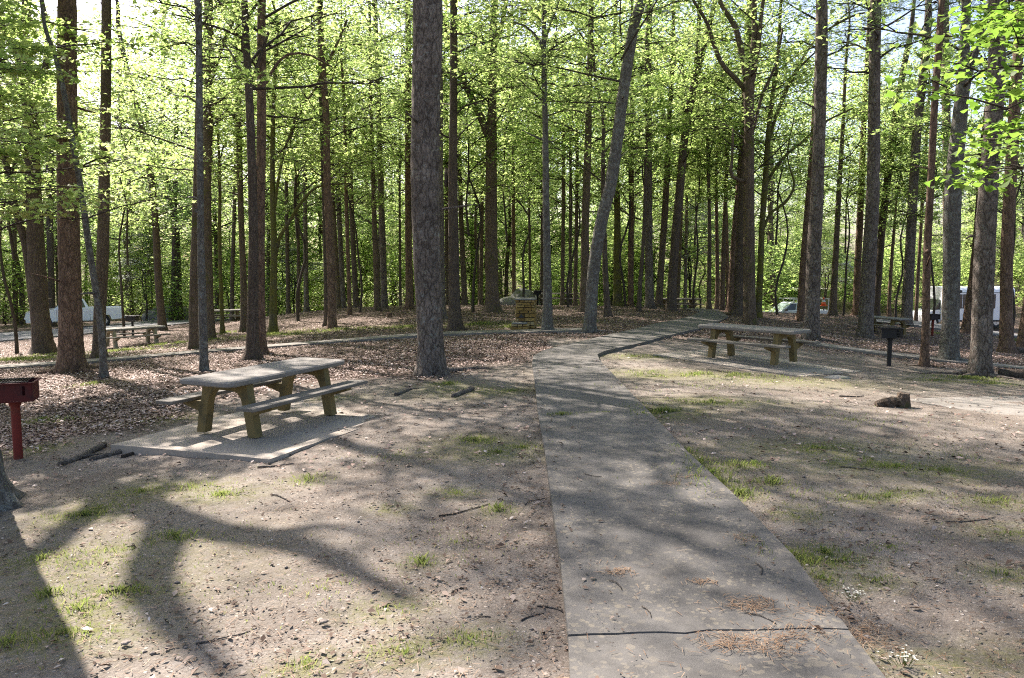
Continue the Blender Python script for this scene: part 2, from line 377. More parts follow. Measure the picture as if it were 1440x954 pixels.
def axis_coords(knots):
    out = []
    for (a, b, st) in knots: out.append(np.arange(a, b - 1e-6, st))
    return np.concatenate(out + [[knots[-1][1]]])
gx = axis_coords([(-700, -150, 110), (-150, -60, 9), (-60, -24, 2), (-24, -9, .5), (-9, 9, .13), (9, 24, .5), (24, 60, 2), (60, 150, 9), (150, 700, 110)])
gy = axis_coords([(-120, -30, 15), (-30, -2, 2), (-2, 2.6, .5), (2.6, 20, .13), (20, 46, .4), (46, 90, 2), (90, 200, 8), (200, 1000, 100)])
XX, YY = np.meshgrid(gx, gy)
ZZ = ground(XX, YY) + (fbm(XX, YY, 2.2, 4) - .5) * .05 + (fbm(XX, YY, .5, 2) - .5) * .05 - .012
nx, ny = len(gx), len(gy)
ii = (np.arange(ny - 1)[:, None] * nx + np.arange(nx - 1)[None]).ravel()
L = np.stack([ii, ii + 1, ii + nx + 1, ii + nx], 1).ravel()
mossm = np.zeros_like(XX)
for h, g in _gh:
    if g[4] / (g[2] * g[3]) < 420 and g[2] > .9: continue
    q = ((XX - h[0]) / (g[2] * 1.25 + .1)) ** 2 + ((YY - h[1]) / (g[3] * 1.25 + .1)) ** 2
    mossm = np.maximum(mossm, np.exp(-q * 1.1) * min(1, g[4] / (g[2] * g[3]) / 2500 + (.35 if g[4] / (g[2] * g[3]) > 420 else -.08)))
for (px, py, a, b) in [(690, 632, .9, .6), (640, 545, 1.2, .7), (120, 722, .6, .5), (1250, 655, 1.4, .5), (1330, 660, .7, .3), (1200, 930, .5, .25), (1330, 930, .6, .2), (1090, 535, 2.5, .9)]:
    h = hit(px, py); mossm = np.maximum(mossm, .75 * np.exp(-((XX - h[0]) / a) ** 2 - ((YY - h[1]) / b) ** 2))

mossm = np.maximum(mossm, np.clip((YY - 58 - .25 * np.abs(XX)) / 10, 0, .85)); 
def ground_mat():
    t = NT('forest_floor'); v = t.coord()
    at = t.n('ShaderNodeAttribute', attribute_name='cover'); sep = t.n('ShaderNodeSeparateColor', {0: at.outputs['Color']})
    n1, n2, n3 = t.noise(v, .9, 6, .65), t.noise(v, 7, 6, .7), t.noise(v, 55, 5, .75)
    dirt = t.mix(t.step(n1, .32, .7), (.125, .105, .086), (.238, .208, .178))
    dirt = t.mix(t.math('MULTIPLY', t.step(n2, .45, .72), .6), dirt, (.11, .083, .064))
    dirt = t.mix(t.math('MULTIPLY', t.step(t.noise(t.coord((1, .55, 1)), .55, 7, .72), .5, .68), .55), dirt, (.095, .075, .06))
    dirt = t.mix(t.math('MULTIPLY', t.step(n3, .52, .72), .65), dirt, (.075, .06, .048))
    dirt = t.mix(t.math('MULTIPLY', t.step(n3, .46, .28), .55), dirt, (.38, .35, .31))
    vc = t.n('ShaderNodeTexVoronoi', {'Vector': v, 'Scale': 26.0}); vd = vc.outputs['Distance']
    pick = t.n('ShaderNodeSeparateColor', {0: vc.outputs['Color']})
    chip = t.math('MULTIPLY', t.step(vd, .34, .25), t.step(pick.outputs[0], .55, .6))
    dirt = t.mix(t.math('MULTIPLY', chip, .7), dirt, t.ramp(pick.outputs[1], [(0, (.09, .055, .035)), (.5, (.27, .21, .16)), (1, (.42, .38, .335))]))
    lv = t.n('ShaderNodeTexVoronoi', {'Vector': t.coord((1, 1, .4)), 'Scale': 13.0}); lp = t.n('ShaderNodeSeparateColor', {0: lv.outputs['Color']})
    lit = t.ramp(lp.outputs[0], [(0, (.06, .04, .03)), (.4, (.17, .12, .095)), (.75, (.28, .21, .17)), (1, (.40, .32, .275))])
    lit = t.mix(t.step(lv.outputs['Distance'], .25, .6), lit, (.06, .042, .03))
    c = t.mix(sep.outputs[0], dirt, lit)
    mf = t.math('MULTIPLY', sep.outputs[1], t.step(t.noise(v, 14, 6, .75), .35, .62))
    c = t.mix(mf, c, t.mix(n2, (.075, .09, .022), (.17, .165, .055)))
    h = t.math('ADD', t.math('MULTIPLY', n2, .6), t.math('ADD', t.math('MULTIPLY', n3, .5), t.math('MULTIPLY', chip, .35)))
    return t.surf(c, .95, t.bump(h, .8, .03), spec=.12)
M['ground'] = ground_mat()
gme = fast_mesh('ground', np.stack([XX, YY, ZZ], -1).reshape(-1, 3), L, 4, [M['ground']], smooth=True)
ca = gme.color_attributes.new('cover', 'FLOAT_COLOR', 'POINT')
lm = litter_mask(XX, YY)
ca.data.foreach_set('color', np.stack([lm.ravel(), mossm.ravel(), 0 * lm.ravel(), 1 + 0 * lm.ravel()], 1).astype(np.float32).ravel())
obj('ground', gme, kind='structure')

# ------------------------------------------------------------------ concrete path, walkways, pads, roads
def strip(mb, A, B, lift, skirt, ncol=10, jit0=None, jit1=None):
    """a paved strip between edge lines A and B, laid on the ground with its own side faces"""
    A, B = np.asarray(A)[:, :2], np.asarray(B)[:, :2]; n = len(A)
    tt = np.linspace(0, 1, ncol + 1)
    P = A[:, None] * (1 - tt)[None, :, None] + B[:, None] * tt[None, :, None]
    if jit0 is not None: P[0] += jit0
    if jit1 is not None: P[-1] += jit1
    Z = ground(P[..., 0], P[..., 1]) + lift
    T = np.concatenate([P, Z[..., None]], -1); Bt = T.copy(); Bt[..., 2] -= skirt
    k = ncol + 1; V = np.concatenate([T.reshape(-1, 3), Bt.reshape(-1, 3)]); o = n * k; f = []
    for i in range(n - 1):
        for j in range(ncol): f.append((i * k + j, i * k + j + 1, (i + 1) * k + j + 1, (i + 1) * k + j))
        for j in (0, ncol):
            q = (i * k + j, (i + 1) * k + j, o + (i + 1) * k + j, o + i * k + j); f.append(q if j == 0 else q[::-1])
    for i in (0, n - 1):
        for j in range(ncol):
            q = (i * k + j, o + i * k + j, o + i * k + j + 1, i * k + j + 1); f.append(q if i == 0 else q[::-1])
    mb.add(V, f)
def dens(P, step):
    P = np.asarray(P, float); out = [P[0]]
    for a, b in zip(P[:-1], P[1:]):
        m = max(1, int(np.linalg.norm((b - a)[:2]) / step)); out += [a + (b - a) * i / m for i in range(1, m + 1)]
    return np.array(out)
def dens2(A, B, step):
    A, B = np.asarray(A, float), np.asarray(B, float); oa, ob = [A[0]], [B[0]]
    for i in range(len(A) - 1):
        m = max(1, int(max(np.linalg.norm(A[i + 1] - A[i]), np.linalg.norm(B[i + 1] - B[i])) / step))
        oa += [A[i] + (A[i + 1] - A[i]) * k / m for k in range(1, m + 1)]; ob += [B[i] + (B[i + 1] - B[i]) * k / m for k in range(1, m + 1)]
    return np.array(oa), np.array(ob)
PL = [(812, 1180), (799, 912), (788, 800), (774, 700), (766, 640), (757, 590), (752, 540), (748, 514), (750, 504), (764, 496), (795, 488), (830, 480), (862, 472), (905, 462), (945, 453), (975, 445), (984, 440), (962, 435.5), (948, 433)]
PR = [(1402, 1180), (1190, 898), (1115, 795), (1030, 702), (968, 645), (911, 583), (868, 537), (843, 510), (840, 502), (850, 497), (880, 490), (912, 483), (938, 475), (985, 464), (1012, 453), (1024, 447), (1012, 439), (1000, 436), (990, 433.5)]
A0 = [hit(*p) for p in PL]; B0 = [hit(*p) for p in PR]
mb = MB(); cuts = [0, 1, 5, 8, 11, 13, 16, 18]; lifts = [.05, .056, .052, .052, .052, .055, .055]
jit = None
for c0, c1, lf in zip(cuts[:-1], cuts[1:], lifts):
    a, b = dens2(A0[c0:c1 + 1], B0[c0:c1 + 1], .3)
    d = (a[1] - a[0])[:2]; d /= np.linalg.norm(d)
    j1 = (np.cumsum(rng.normal(0, .012 if c1 == 1 else .001, (13, 1)), 0) + rng.normal(0, .006 if c1 == 1 else .002, (13, 1))) * np.array([[0, 1.]])
    strip(mb, a, b, lf, .28, 12, None if jit is None else jit + d * ((np.linspace(.014, .001, 13)[:, None]) if c0 == 1 else .008), j1)
    jit = j1
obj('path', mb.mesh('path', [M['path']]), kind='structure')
def walkway(pix, width):
    P = dens([hit(*p) for p in pix], .6)[:, :2]
    for _ in range(6): P[1:-1] = (P[:-2] + 2 * P[1:-1] + P[2:]) / 4
    T = np.gradient(P, axis=0); T /= np.linalg.norm(T, axis=1)[:, None]; N = np.c_[-T[:, 1], T[:, 0]]
    return P + N * width / 2, P - N * width / 2
for nm, pix, wd in (('walkway_by_fireplace', [(826, 465), (760, 467), (700, 468), (640, 469), (560, 474), (480, 481), (400, 487), (300, 494), (200, 503.5), (130, 509.5), (60, 513.5), (-60, 522)], .95), ('walkway_by_table', [(1112, 480), (1180, 491), (1250, 500), (1330, 508), (1400, 515), (1500, 526)], .8)):
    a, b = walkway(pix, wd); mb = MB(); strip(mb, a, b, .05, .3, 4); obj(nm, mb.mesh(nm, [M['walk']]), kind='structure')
def rect_pad(name, c, yaw, hu, hv, lift, mat, skirt=.3, tilt=0):
    ca_, sa = math.cos(yaw), math.sin(yaw)
    q = lambda u, v: np.array([c[0] + u * ca_ + v * sa, c[1] + u * sa - v * ca_, 0])
    us = np.linspace(-hu, hu, 14); mb = MB()
    ja, jb = rng.normal(0, .02, (14, 3)), rng.normal(0, .02, (14, 3))
    if tilt: lift = lift - tilt * us[:, None] / hu - tilt * .7 * np.linspace(1, -1, 11)[None]
    strip(mb, [q(u, hv) for u in us] + ja, [q(u, -hv) for u in us] + jb, lift, skirt, 10)
    obj(name, mb.mesh(name, [mat]), kind='structure')
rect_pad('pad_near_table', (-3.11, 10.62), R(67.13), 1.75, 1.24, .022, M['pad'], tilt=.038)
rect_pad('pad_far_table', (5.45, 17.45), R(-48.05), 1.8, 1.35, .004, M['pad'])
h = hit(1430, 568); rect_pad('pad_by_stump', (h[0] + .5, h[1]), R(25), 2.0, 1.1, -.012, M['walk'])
def road(name, pix, wd):
    P = np.array([hit(*p)[:2] for p in pix]); P = dens(np.c_[P, 0 * P[:, 0]], 1.0)[:, :2]
    for _ in range(25): P[1:-1] = (P[:-2] + 2 * P[1:-1] + P[2:]) / 4
    T = np.gradient(P, axis=0); T /= np.linalg.norm(T, axis=1)[:, None]; N = np.c_[-T[:, 1], T[:, 0]]
    mb = MB(); strip(mb, P + N * wd / 2, P - N * wd / 2, .06, .3, 12); obj(name, mb.mesh(name, [M['asphalt']]), kind='structure')
road('road', [(-260, 492), (-40, 478), (60, 472), (150, 463), (230, 455), (320, 447)], 8.5)
road('road', [(1215, 447), (1300, 459), (1400, 470), (1480, 475), (1600, 480)], 5)

# ------------------------------------------------------------------ leaf-shaped scatter
def leaves(P, size, tilt, aspect=.6, fold=.25, lobed=False):
    """n small folded leaves at P (quads: stalk, side, tip, side)"""
    n = len(P); a = rng.random(n) * 2 * math.pi; s = size if np.ndim(size) else np.full(n, size)
    tx = rng.normal(0, tilt, n); ty = rng.normal(0, tilt, n)
    U = np.stack([np.cos(a), np.sin(a), tx], 1); U /= np.linalg.norm(U, axis=1)[:, None]
    W = np.stack([-np.sin(a), np.cos(a), ty], 1); W -= U * (U * W).sum(1)[:, None]; W /= np.linalg.norm(W, axis=1)[:, None]
    N = np.cross(U, W); s = s[:, None]; f = (rng.normal(fold, .1, n))[:, None]
    b = P - U * s * .5; t = P + U * s * .5; m = P - U * s * (.05 + .1 * rng.random((n, 1)))
    l = m + W * s * aspect * .5 + N * s * f * .5; r = m - W * s * aspect * .5 + N * s * f * .5
    if lobed:                                            # three-lobed blade: eight corners, three quads
        lw = W * s * aspect * .5; up = N * s * f * .5; d_ = N * s * rng.normal(-.12, .08, (n, 1))
        lt, rt = P + U * s * .02 + lw * 1.25 + up, P + U * s * .02 - lw * 1.25 + up
        ln_, rn = P + U * s * .12 + lw * .55 + up * .5, P + U * s * .12 - lw * .55 + up * .5
        lb, rb = P - U * s * .36 + lw * .55 + up * .3, P - U * s * .36 - lw * .55 + up * .3
        V = np.stack([b, lb, lt, ln_, t + d_, rn, rt, rb], 1).reshape(-1, 3); q = (np.arange(n) * 8)[:, None]
        return V, np.concatenate([q + [0, 1, 2, 3], q + [0, 3, 4, 5], q + [0, 5, 6, 7]], 1).ravel()
    V = np.stack([b, r, t, l], 1).reshape(-1, 3)
    return V, np.arange(4 * n)
def relief(x, y):
    return ground(x, y) + (fbm(x, y, 2.2, 4) - .5) * .05 + (fbm(x, y, .5, 2) - .5) * .05 - .012
# litter
n = 430000
yy = 8 + 40 * rng.random(n) ** 1.25; xx = (rng.random(n) * 2 - 1) * (4 + .72 * yy)
k = rng.random(n) < (litter_mask(xx, yy) * (.35 + .65 * sst(fbm(xx, yy, .9), .35, .6)) + .02) * np.clip(20 / yy, .3, 1); xx, yy = xx[k], yy[k]
sz = rng.uniform(.035, .085, len(xx))
V, L = leaves(np.stack([xx, yy, relief(xx, yy) + .012 + rng.random(len(xx)) * .016], 1), sz, .2)
obj('leaf_litter', fast_mesh('leaf_litter', V, L, 4, [M['litter']]), kind='stuff')
# chips, bits of bark and small dead leaves on the bare dirt, more along the path edge
n = 60000
yy = 3.2 + 16 * rng.random(n) ** 1.5; xx = (rng.random(n) * 2 - 1) * (1 + .68 * yy)
k = ~((xx > .3) & (xx < 1.85) & (yy < 17)) & (rng.random(n) < .25 + .75 * sst(fbm(xx, yy, 1.6), .4, .62)); xx, yy = xx[k], yy[k]
ne = 1500; ye = 3.4 + 12 * rng.random(ne); se = rng.random(ne) < .75
xe = np.where(se, .32 - np.abs(rng.normal(0, .16, ne)), 1.86 + np.abs(rng.normal(0, .12, ne)))
xx, yy = np.r_[xx, xe], np.r_[yy, ye]
npth = 900; xx = np.r_[xx, np.where(rng.random(npth) < .5, .4 + np.abs(rng.normal(0, .18, npth)), 1.8 - np.abs(rng.normal(0, .2, npth)))]; yy = np.r_[yy, 3.3 + 13 * rng.random(npth)]; onp = np.r_[np.zeros(len(xx) - npth), np.ones(npth)]
sz = np.clip(rng.lognormal(-4.0, .55, len(xx)), .006, .075)
V, L = leaves(np.stack([xx, yy, np.where(onp > 0, ground(xx, yy) + .062, relief(xx, yy) + .006) + sz * .1], 1), sz, .25, .5)
obj('leaf_debris', fast_mesh('leaf_debris', V, L, 4, [M['debris']]), kind='stuff')
# dry pine needles: loose everywhere, matted in places on the path
pts = []
for (px, py, rx, ry, m, on) in [(1050, 918, .17, .06, 190, 1), (1085, 930, .12, .05, 80, 1), (1058, 866, .09, .06, 160, 1), (868, 820, .06, .04, 70, 1), (1120, 905, .12, .06, 90, 1), (985, 835, .05, .03, 40, 1), (1150, 875, .1, .05, 60, 1), (945, 690, .1, .05, 60, 1), (1050, 770, .05, .06, 50, 1), (970, 680, .1, .05, 50, 1), (1140, 830, .1, .1, 120, 0), (1190, 880, .15, .1, 150, 0), (1230, 900, .15, .1, 130, 0), (1060, 745, .08, .1, 120, 0), (1115, 640, .5, .2, 120, 0)]:
    h = hit(px, py); pts.append(np.c_[h[0] + rng.normal(0, rx, m), h[1] + rng.normal(0, ry, m), np.full(m, on)])
m = 9000; yy = 3.2 + 11 * rng.random(m) ** 1.4; xx = (rng.random(m) * 2 - 1) * (1 + .66 * yy); on = (xx > .33) & (xx < 1.8)
k = ~on | (rng.random(m) < .12); pts.append(np.c_[xx, yy, on][k])
Q = np.concatenate(pts); n = len(Q); a = rng.random(n) * 2 * math.pi; ln = rng.uniform(.03, .075, n); wd = .0016
z = np.where(Q[:, 2] > 0, ground(Q[:, 0], Q[:, 1]) + .06, relief(Q[:, 0], Q[:, 1]) + .012) + rng.random(n) * .004
d = np.c_[np.cos(a), np.sin(a)] * ln[:, None] / 2; p = np.c_[-np.sin(a), np.cos(a)] * wd
V = np.stack([np.c_[Q[:, :2] - d - p, z], np.c_[Q[:, :2] - d + p, z], np.c_[Q[:, :2] + d + p, z + .004], np.c_[Q[:, :2] + d - p, z + .004]], 1).reshape(-1, 3)
obj('pine_needle_litter', fast_mesh('pine_needle_litter', V, np.arange(4 * n), 4, [M['dry_needle']]), kind='stuff')
# gravel
n = 2200; yy = 3.2 + 12 * rng.random(n) ** 1.5; xx = (rng.random(n) * 2 - 1) * (1 + .66 * yy); k = ~((xx > .25) & (xx < 1.9)); xx, yy = xx[k], yy[k]; n = len(xx)
oc = np.array([(1, 0, 0), (-1, 0, 0), (0, 1, 0), (0, -1, 0), (0, 0, 1), (0, 0, -1)], float)
of = np.array([(0, 2, 4), (2, 1, 4), (1, 3, 4), (3, 0, 4), (2, 0, 5), (1, 2, 5), (3, 1, 5), (0, 3, 5)])
sz = np.clip(rng.lognormal(-4.9, .5, n), .004, .03)
V = np.stack([xx, yy, relief(xx, yy) + sz * .2], 1)[:, None] + oc[None] * sz[:, None, None] * rng.uniform(.6, 1.3, (n, 6, 1)) * np.array([1, 1, .6])
Lg = (of[None] + (np.arange(n) * 6)[:, None, None]).ravel()
obj('gravel', fast_mesh('gravel', V.reshape(-1, 3), Lg, 3, [M['pebble']]), kind='stuff')
# grass blades
VV = []
for h, g in _gh:
    m = g[4]; r = np.abs(rng.normal(0, .62 if g[2] > .25 else .95, m)); a = rng.random(m) * 2 * math.pi
    wid = 1.0 if g[2] > .25 else 2.0; x = h[0] + np.cos(a) * r * g[2] * wid; y = h[1] + np.sin(a) * r * g[3] * wid
    kk = fbm(x, y, 3.0, 3) > (.42 if m > 400 else .25); x, y = x[kk], y[kk]; m = len(x)
    if not m: continue
    z = relief(x, y) + np.where((x > .4) & (x < 1.8) & (y < 17), .07, 0); ht = g[5] * (.85 if g[2] > .25 else .7) * rng.uniform(.3, 1.1, m) * np.clip(1.25 - .5 * r[kk], .3, 1.2); a = rng.random(m) * 2 * math.pi; wd = .0008 + .0002 * h[1]
    lean = ht * rng.uniform(.15, .8, m); dx, dy = np.cos(a), np.sin(a)
    b1 = np.c_[x - dy * wd, y + dx * wd, z - .01]; b2 = np.c_[x + dy * wd, y - dx * wd, z - .01]
    tip = np.c_[x + dx * lean, y + dy * lean, z + ht]; mid = np.c_[x + dx * lean * .35 + dy * wd * .8, y + dy * lean * .35 - dx * wd * .8, z + ht * .6]
    VV.append(np.stack([b1, b2, mid, tip], 1).reshape(-1, 3))
V = np.concatenate(VV); obj('grass', fast_mesh('grass', V, np.arange(len(V)), 4, [M['grass']]), kind='stuff')

# ------------------------------------------------------------------ foliage shapes, each used by several trees
def bez(p0, p1, p2, n):
    t = np.linspace(0, 1, n)[:, None]; return (1 - t) ** 2 * p0 + 2 * t * (1 - t) * p1 + t * t * p2
def foliage(name, seed, height, radius, nlimb, nleaf, size, leafmat, flat=.35, rise=(.1, .7), prof=None, axis=True, r0=.05, sub=5, spray=.34, start=.0, lat_only=None, aspect=.62, tilt=.45, kind='leaf', lobed=False):
    g = np.random.default_rng(seed); mb = MB(); ends = []
    prof = prof or (lambda h: math.sqrt(max(.05, 1 - (2 * h - .8) ** 2 * .7)))
    if axis:
        ax = np.array([[g.normal(0, .05) * i, g.normal(0, .05) * i, height * i / 7] for i in range(8)])
        mb.tube(ax, np.linspace(r0 * 1.6, r0 * .25, 8), 6, 0)
    else: ax = np.array([[0, 0, height * i / 7] for i in range(8)])
    for i in range(nlimb):
        h = start + (1 - start) * (i + g.random()) / nlimb; b = np.array([np.interp(h * height, ax[:, 2], ax[:, j]) for j in range(3)])
        a = (i * 2.4 + g.normal(0, .5)) if lat_only is None else g.normal(*lat_only)
        ln = radius * prof(h) * g.uniform(.65, 1.15); up = g.uniform(*rise) * ln
        e = b + np.array([math.cos(a) * ln, math.sin(a) * ln, up]); c = (b + e) / 2 + np.array([g.normal(0, .1) * ln, g.normal(0, .1) * ln, .16 * ln])
        P = bez(b, c, e, 7); P[1:] += np.cumsum(g.normal(0, .028, (6, 3)), 0) * ln; rr = r0 * (.75 - .4 * h) * (ln / radius + .3)
        mb.tube(P, np.linspace(rr, .006, 7), 5, 0, cap=False)
        ends.append(e)
        for q in range(sub):
            u = g.uniform(.25, .98); s = P[int(u * 6)]; a2 = a + g.choice([-1, 1]) * g.uniform(.4, 1.2); l2 = ln * g.uniform(.22, .5)
            e2 = s + np.array([math.cos(a2) * l2, math.sin(a2) * l2, g.uniform(-.12, .35) * l2])
            P2 = bez(s, (s + e2) / 2 + np.array([0, 0, .1 * l2]), e2, 4)
            mb.tube(P2, np.linspace(rr * .4 + .004, .004, 4), 4, 0, cap=False)
            ends += [e2, P2[2], P2[1] * .5 + P2[2] * .5]
    ends = np.array(ends); per = g.dirichlet(np.full(len(ends), 1.6)); idx = g.choice(len(ends), nleaf, p=per)
    off = g.normal(0, 1, (nleaf, 3)) * np.array([spray, spray, spray * flat])
    P = ends[idx] + off; P[:, 2] -= (off[:, 0] ** 2 + off[:, 1] ** 2) * .18
    s = size * np.clip(g.lognormal(-.06, .36, nleaf), .4, 1.9)
    global rng; keep = rng; rng = g
    if kind == 'needle':
        m = 7; C = np.repeat(P, m, 0); D = g.normal(0, 1, (nleaf * m, 3)); D[:, 2] = np.abs(D[:, 2]) * .7; D /= np.linalg.norm(D, axis=1)[:, None]
        W = np.cross(D, g.normal(0, 1, D.shape)); W /= np.linalg.norm(W, axis=1)[:, None]
        T = C + D * size * g.uniform(.7, 1.2, (len(C), 1)); W = W * size * .035
        V = np.stack([C - W * .4, C + W * .4, T + W, T - W], 1).reshape(-1, 3); Lv = np.arange(len(V))
    else:
        V, Lv = leaves(P, s, tilt, aspect, lobed=lobed)
    rng = keep
    bv = np.concatenate(mb.v) if mb.v else np.zeros((0, 3)); nb = len(bv)
    bf = [f for f in mb.f if len(f) == 4]
    Lq = np.r_[np.array(bf, int).ravel(), nb + Lv]
    return fast_mesh(name, np.concatenate([bv, V]), Lq, 4, [M['twig'], leafmat], np.r_[np.zeros(len(bf), int), np.ones(len(Lv) // 4, int)])

dome = lambda h: math.sqrt(max(.08, 1 - (1.7 * h - .75) ** 2))
layer = lambda h: 1.05 - .75 * h
HIGH = [foliage('crown', 100 + i, 9, 4.2, 17, 2700, .135, M['leaf'], .5, (.1, .6), dome, axis=False, r0=.055, sub=6, spray=.42) for i in range(5)]
MID = [foliage('crown', 120 + i, 9.5, 3.5, 22, 6200, .125, M['leaf'], .5, (-.02, .7), lambda h: .55 + .6 * math.sin(math.pi * min(1, h + .15)), axis=False, r0=.036, sub=6, spray=.42) for i in range(6)]
LOW = [foliage('crown', 140 + i, 5.2, 2.6, 20, 5400, .115, M['leaf'], .28, (-.02, .4), layer, r0=.028, sub=6, spray=.32, start=.18, tilt=.3) for i in range(6)]
SIDE = [foliage('crown', 150 + i, 5.5, 2.3, 9, 1500, .11, M['leaf'], .2, (-.05, .35), lambda h: .8 + .3 * math.sin(9 * h), axis=False, r0=.022, sub=6, spray=.28, tilt=.45, lobed=True) for i in range(4)]
FAR = [foliage('crown', 160 + i, 13, 4.2, 26, 5800, .20, M['leaf_far'], .45, (.0, .5), lambda h: .5 + .7 * math.sin(math.pi * min(1, h * .9 + .12)), r0=.07, sub=6, spray=.6) for i in range(6)]
BUSH = [foliage('crown', 170 + i, 2.8, 1.7, 14, 2000, .14, M['leaf_shrub'], .6, (.0, .6), dome, r0=.025, sub=5, spray=.32) for i in range(4)]
PINE = [foliage('crown', 180 + i, 8, 3.0, 16, 650, .24, M['needle'], .8, (.0, .4), lambda h: .55 + .6 * (1 - h), axis=False, r0=.06, sub=5, spray=.28, kind='needle') for i in range(3)]
DOG = [foliage('crown', 190 + i, 3.6, 2.2, 15, 2200, .11, M['blossom'], .12, (-.02, .2), layer, r0=.03, sub=6, spray=.3, start=.2, tilt=.2, aspect=.9) for i in range(2)]

def catmull(P, m):
    P = np.asarray(P, float); Q = np.vstack([2 * P[0] - P[1], P, 2 * P[-1] - P[-2]]); out = []
    for i in range(1, len(Q) - 2):
        t = np.linspace(0, 1, m, endpoint=False)[:, None]; a, b, c, d = Q[i - 1], Q[i], Q[i + 1], Q[i + 2]
        out.append(.5 * (2 * b + (c - a) * t + (2 * a - 5 * b + 4 * c - d) * t * t + (3 * b - a - 3 * c + d) * t ** 3))
    return np.vstack(out + [P[-1][None]])
def resample(P, r, step):
    s = np.r_[0, np.cumsum(np.linalg.norm(np.diff(P, axis=0), axis=1))]; m = max(4, int(s[-1] / step)); u = np.linspace(0, s[-1], m + 1)
    return np.stack([np.interp(u, s, P[:, j]) for j in range(3)], 1), np.interp(u, s, r), u
def trunk_into(mb, P, r, g, k=12, step=.3, flare=.55, rough=.05, root=True):
    P, r, u = resample(np.asarray(P, float), np.asarray(r, float), step)
    if root:                                             # rings close together at the root flare
        uu = np.r_[np.linspace(0, 1.1, 15), u[u > 1.2]]; P = np.stack([np.interp(uu, u, P[:, j]) for j in range(3)], 1); r = np.interp(uu, u, r); u = uu
    a = np.linspace(0, 2 * math.pi, k, endpoint=False); n = len(P); wob = np.ones((n, k)); ph = g.random(4) * 6.28; nl = g.integers(4, 7)
    for q in range(2): wob += rough * .6 * np.sin(a[None] * (2 + q) + ph[q] + u[:, None] * g.uniform(.3, .9))
    wob += g.normal(0, rough * .45, (n, k))
    if root:
        u0 = np.maximum(0, u - .27); fl = np.exp(-u0 / .17)[:, None] * flare; lobes = .55 + .45 * np.cos(a * nl + ph[2]) + .3 * np.cos(a * 2 + ph[3])
        wob += fl * np.clip(lobes, 0, 2)[None] + np.exp(-u0 / .5)[:, None] * flare * .25
    mb.tube(P, r, k, 0, wob=wob)

def px_path(pts, y0, base):
    """pixel trace -> points of a tree standing at depth y0, relative to its base, with radii"""
    W = np.array([at_depth(x, y, y0) for x, y, _ in pts]) - base
    return W, np.array([p[2] for p in pts]) * y0 / F / 2

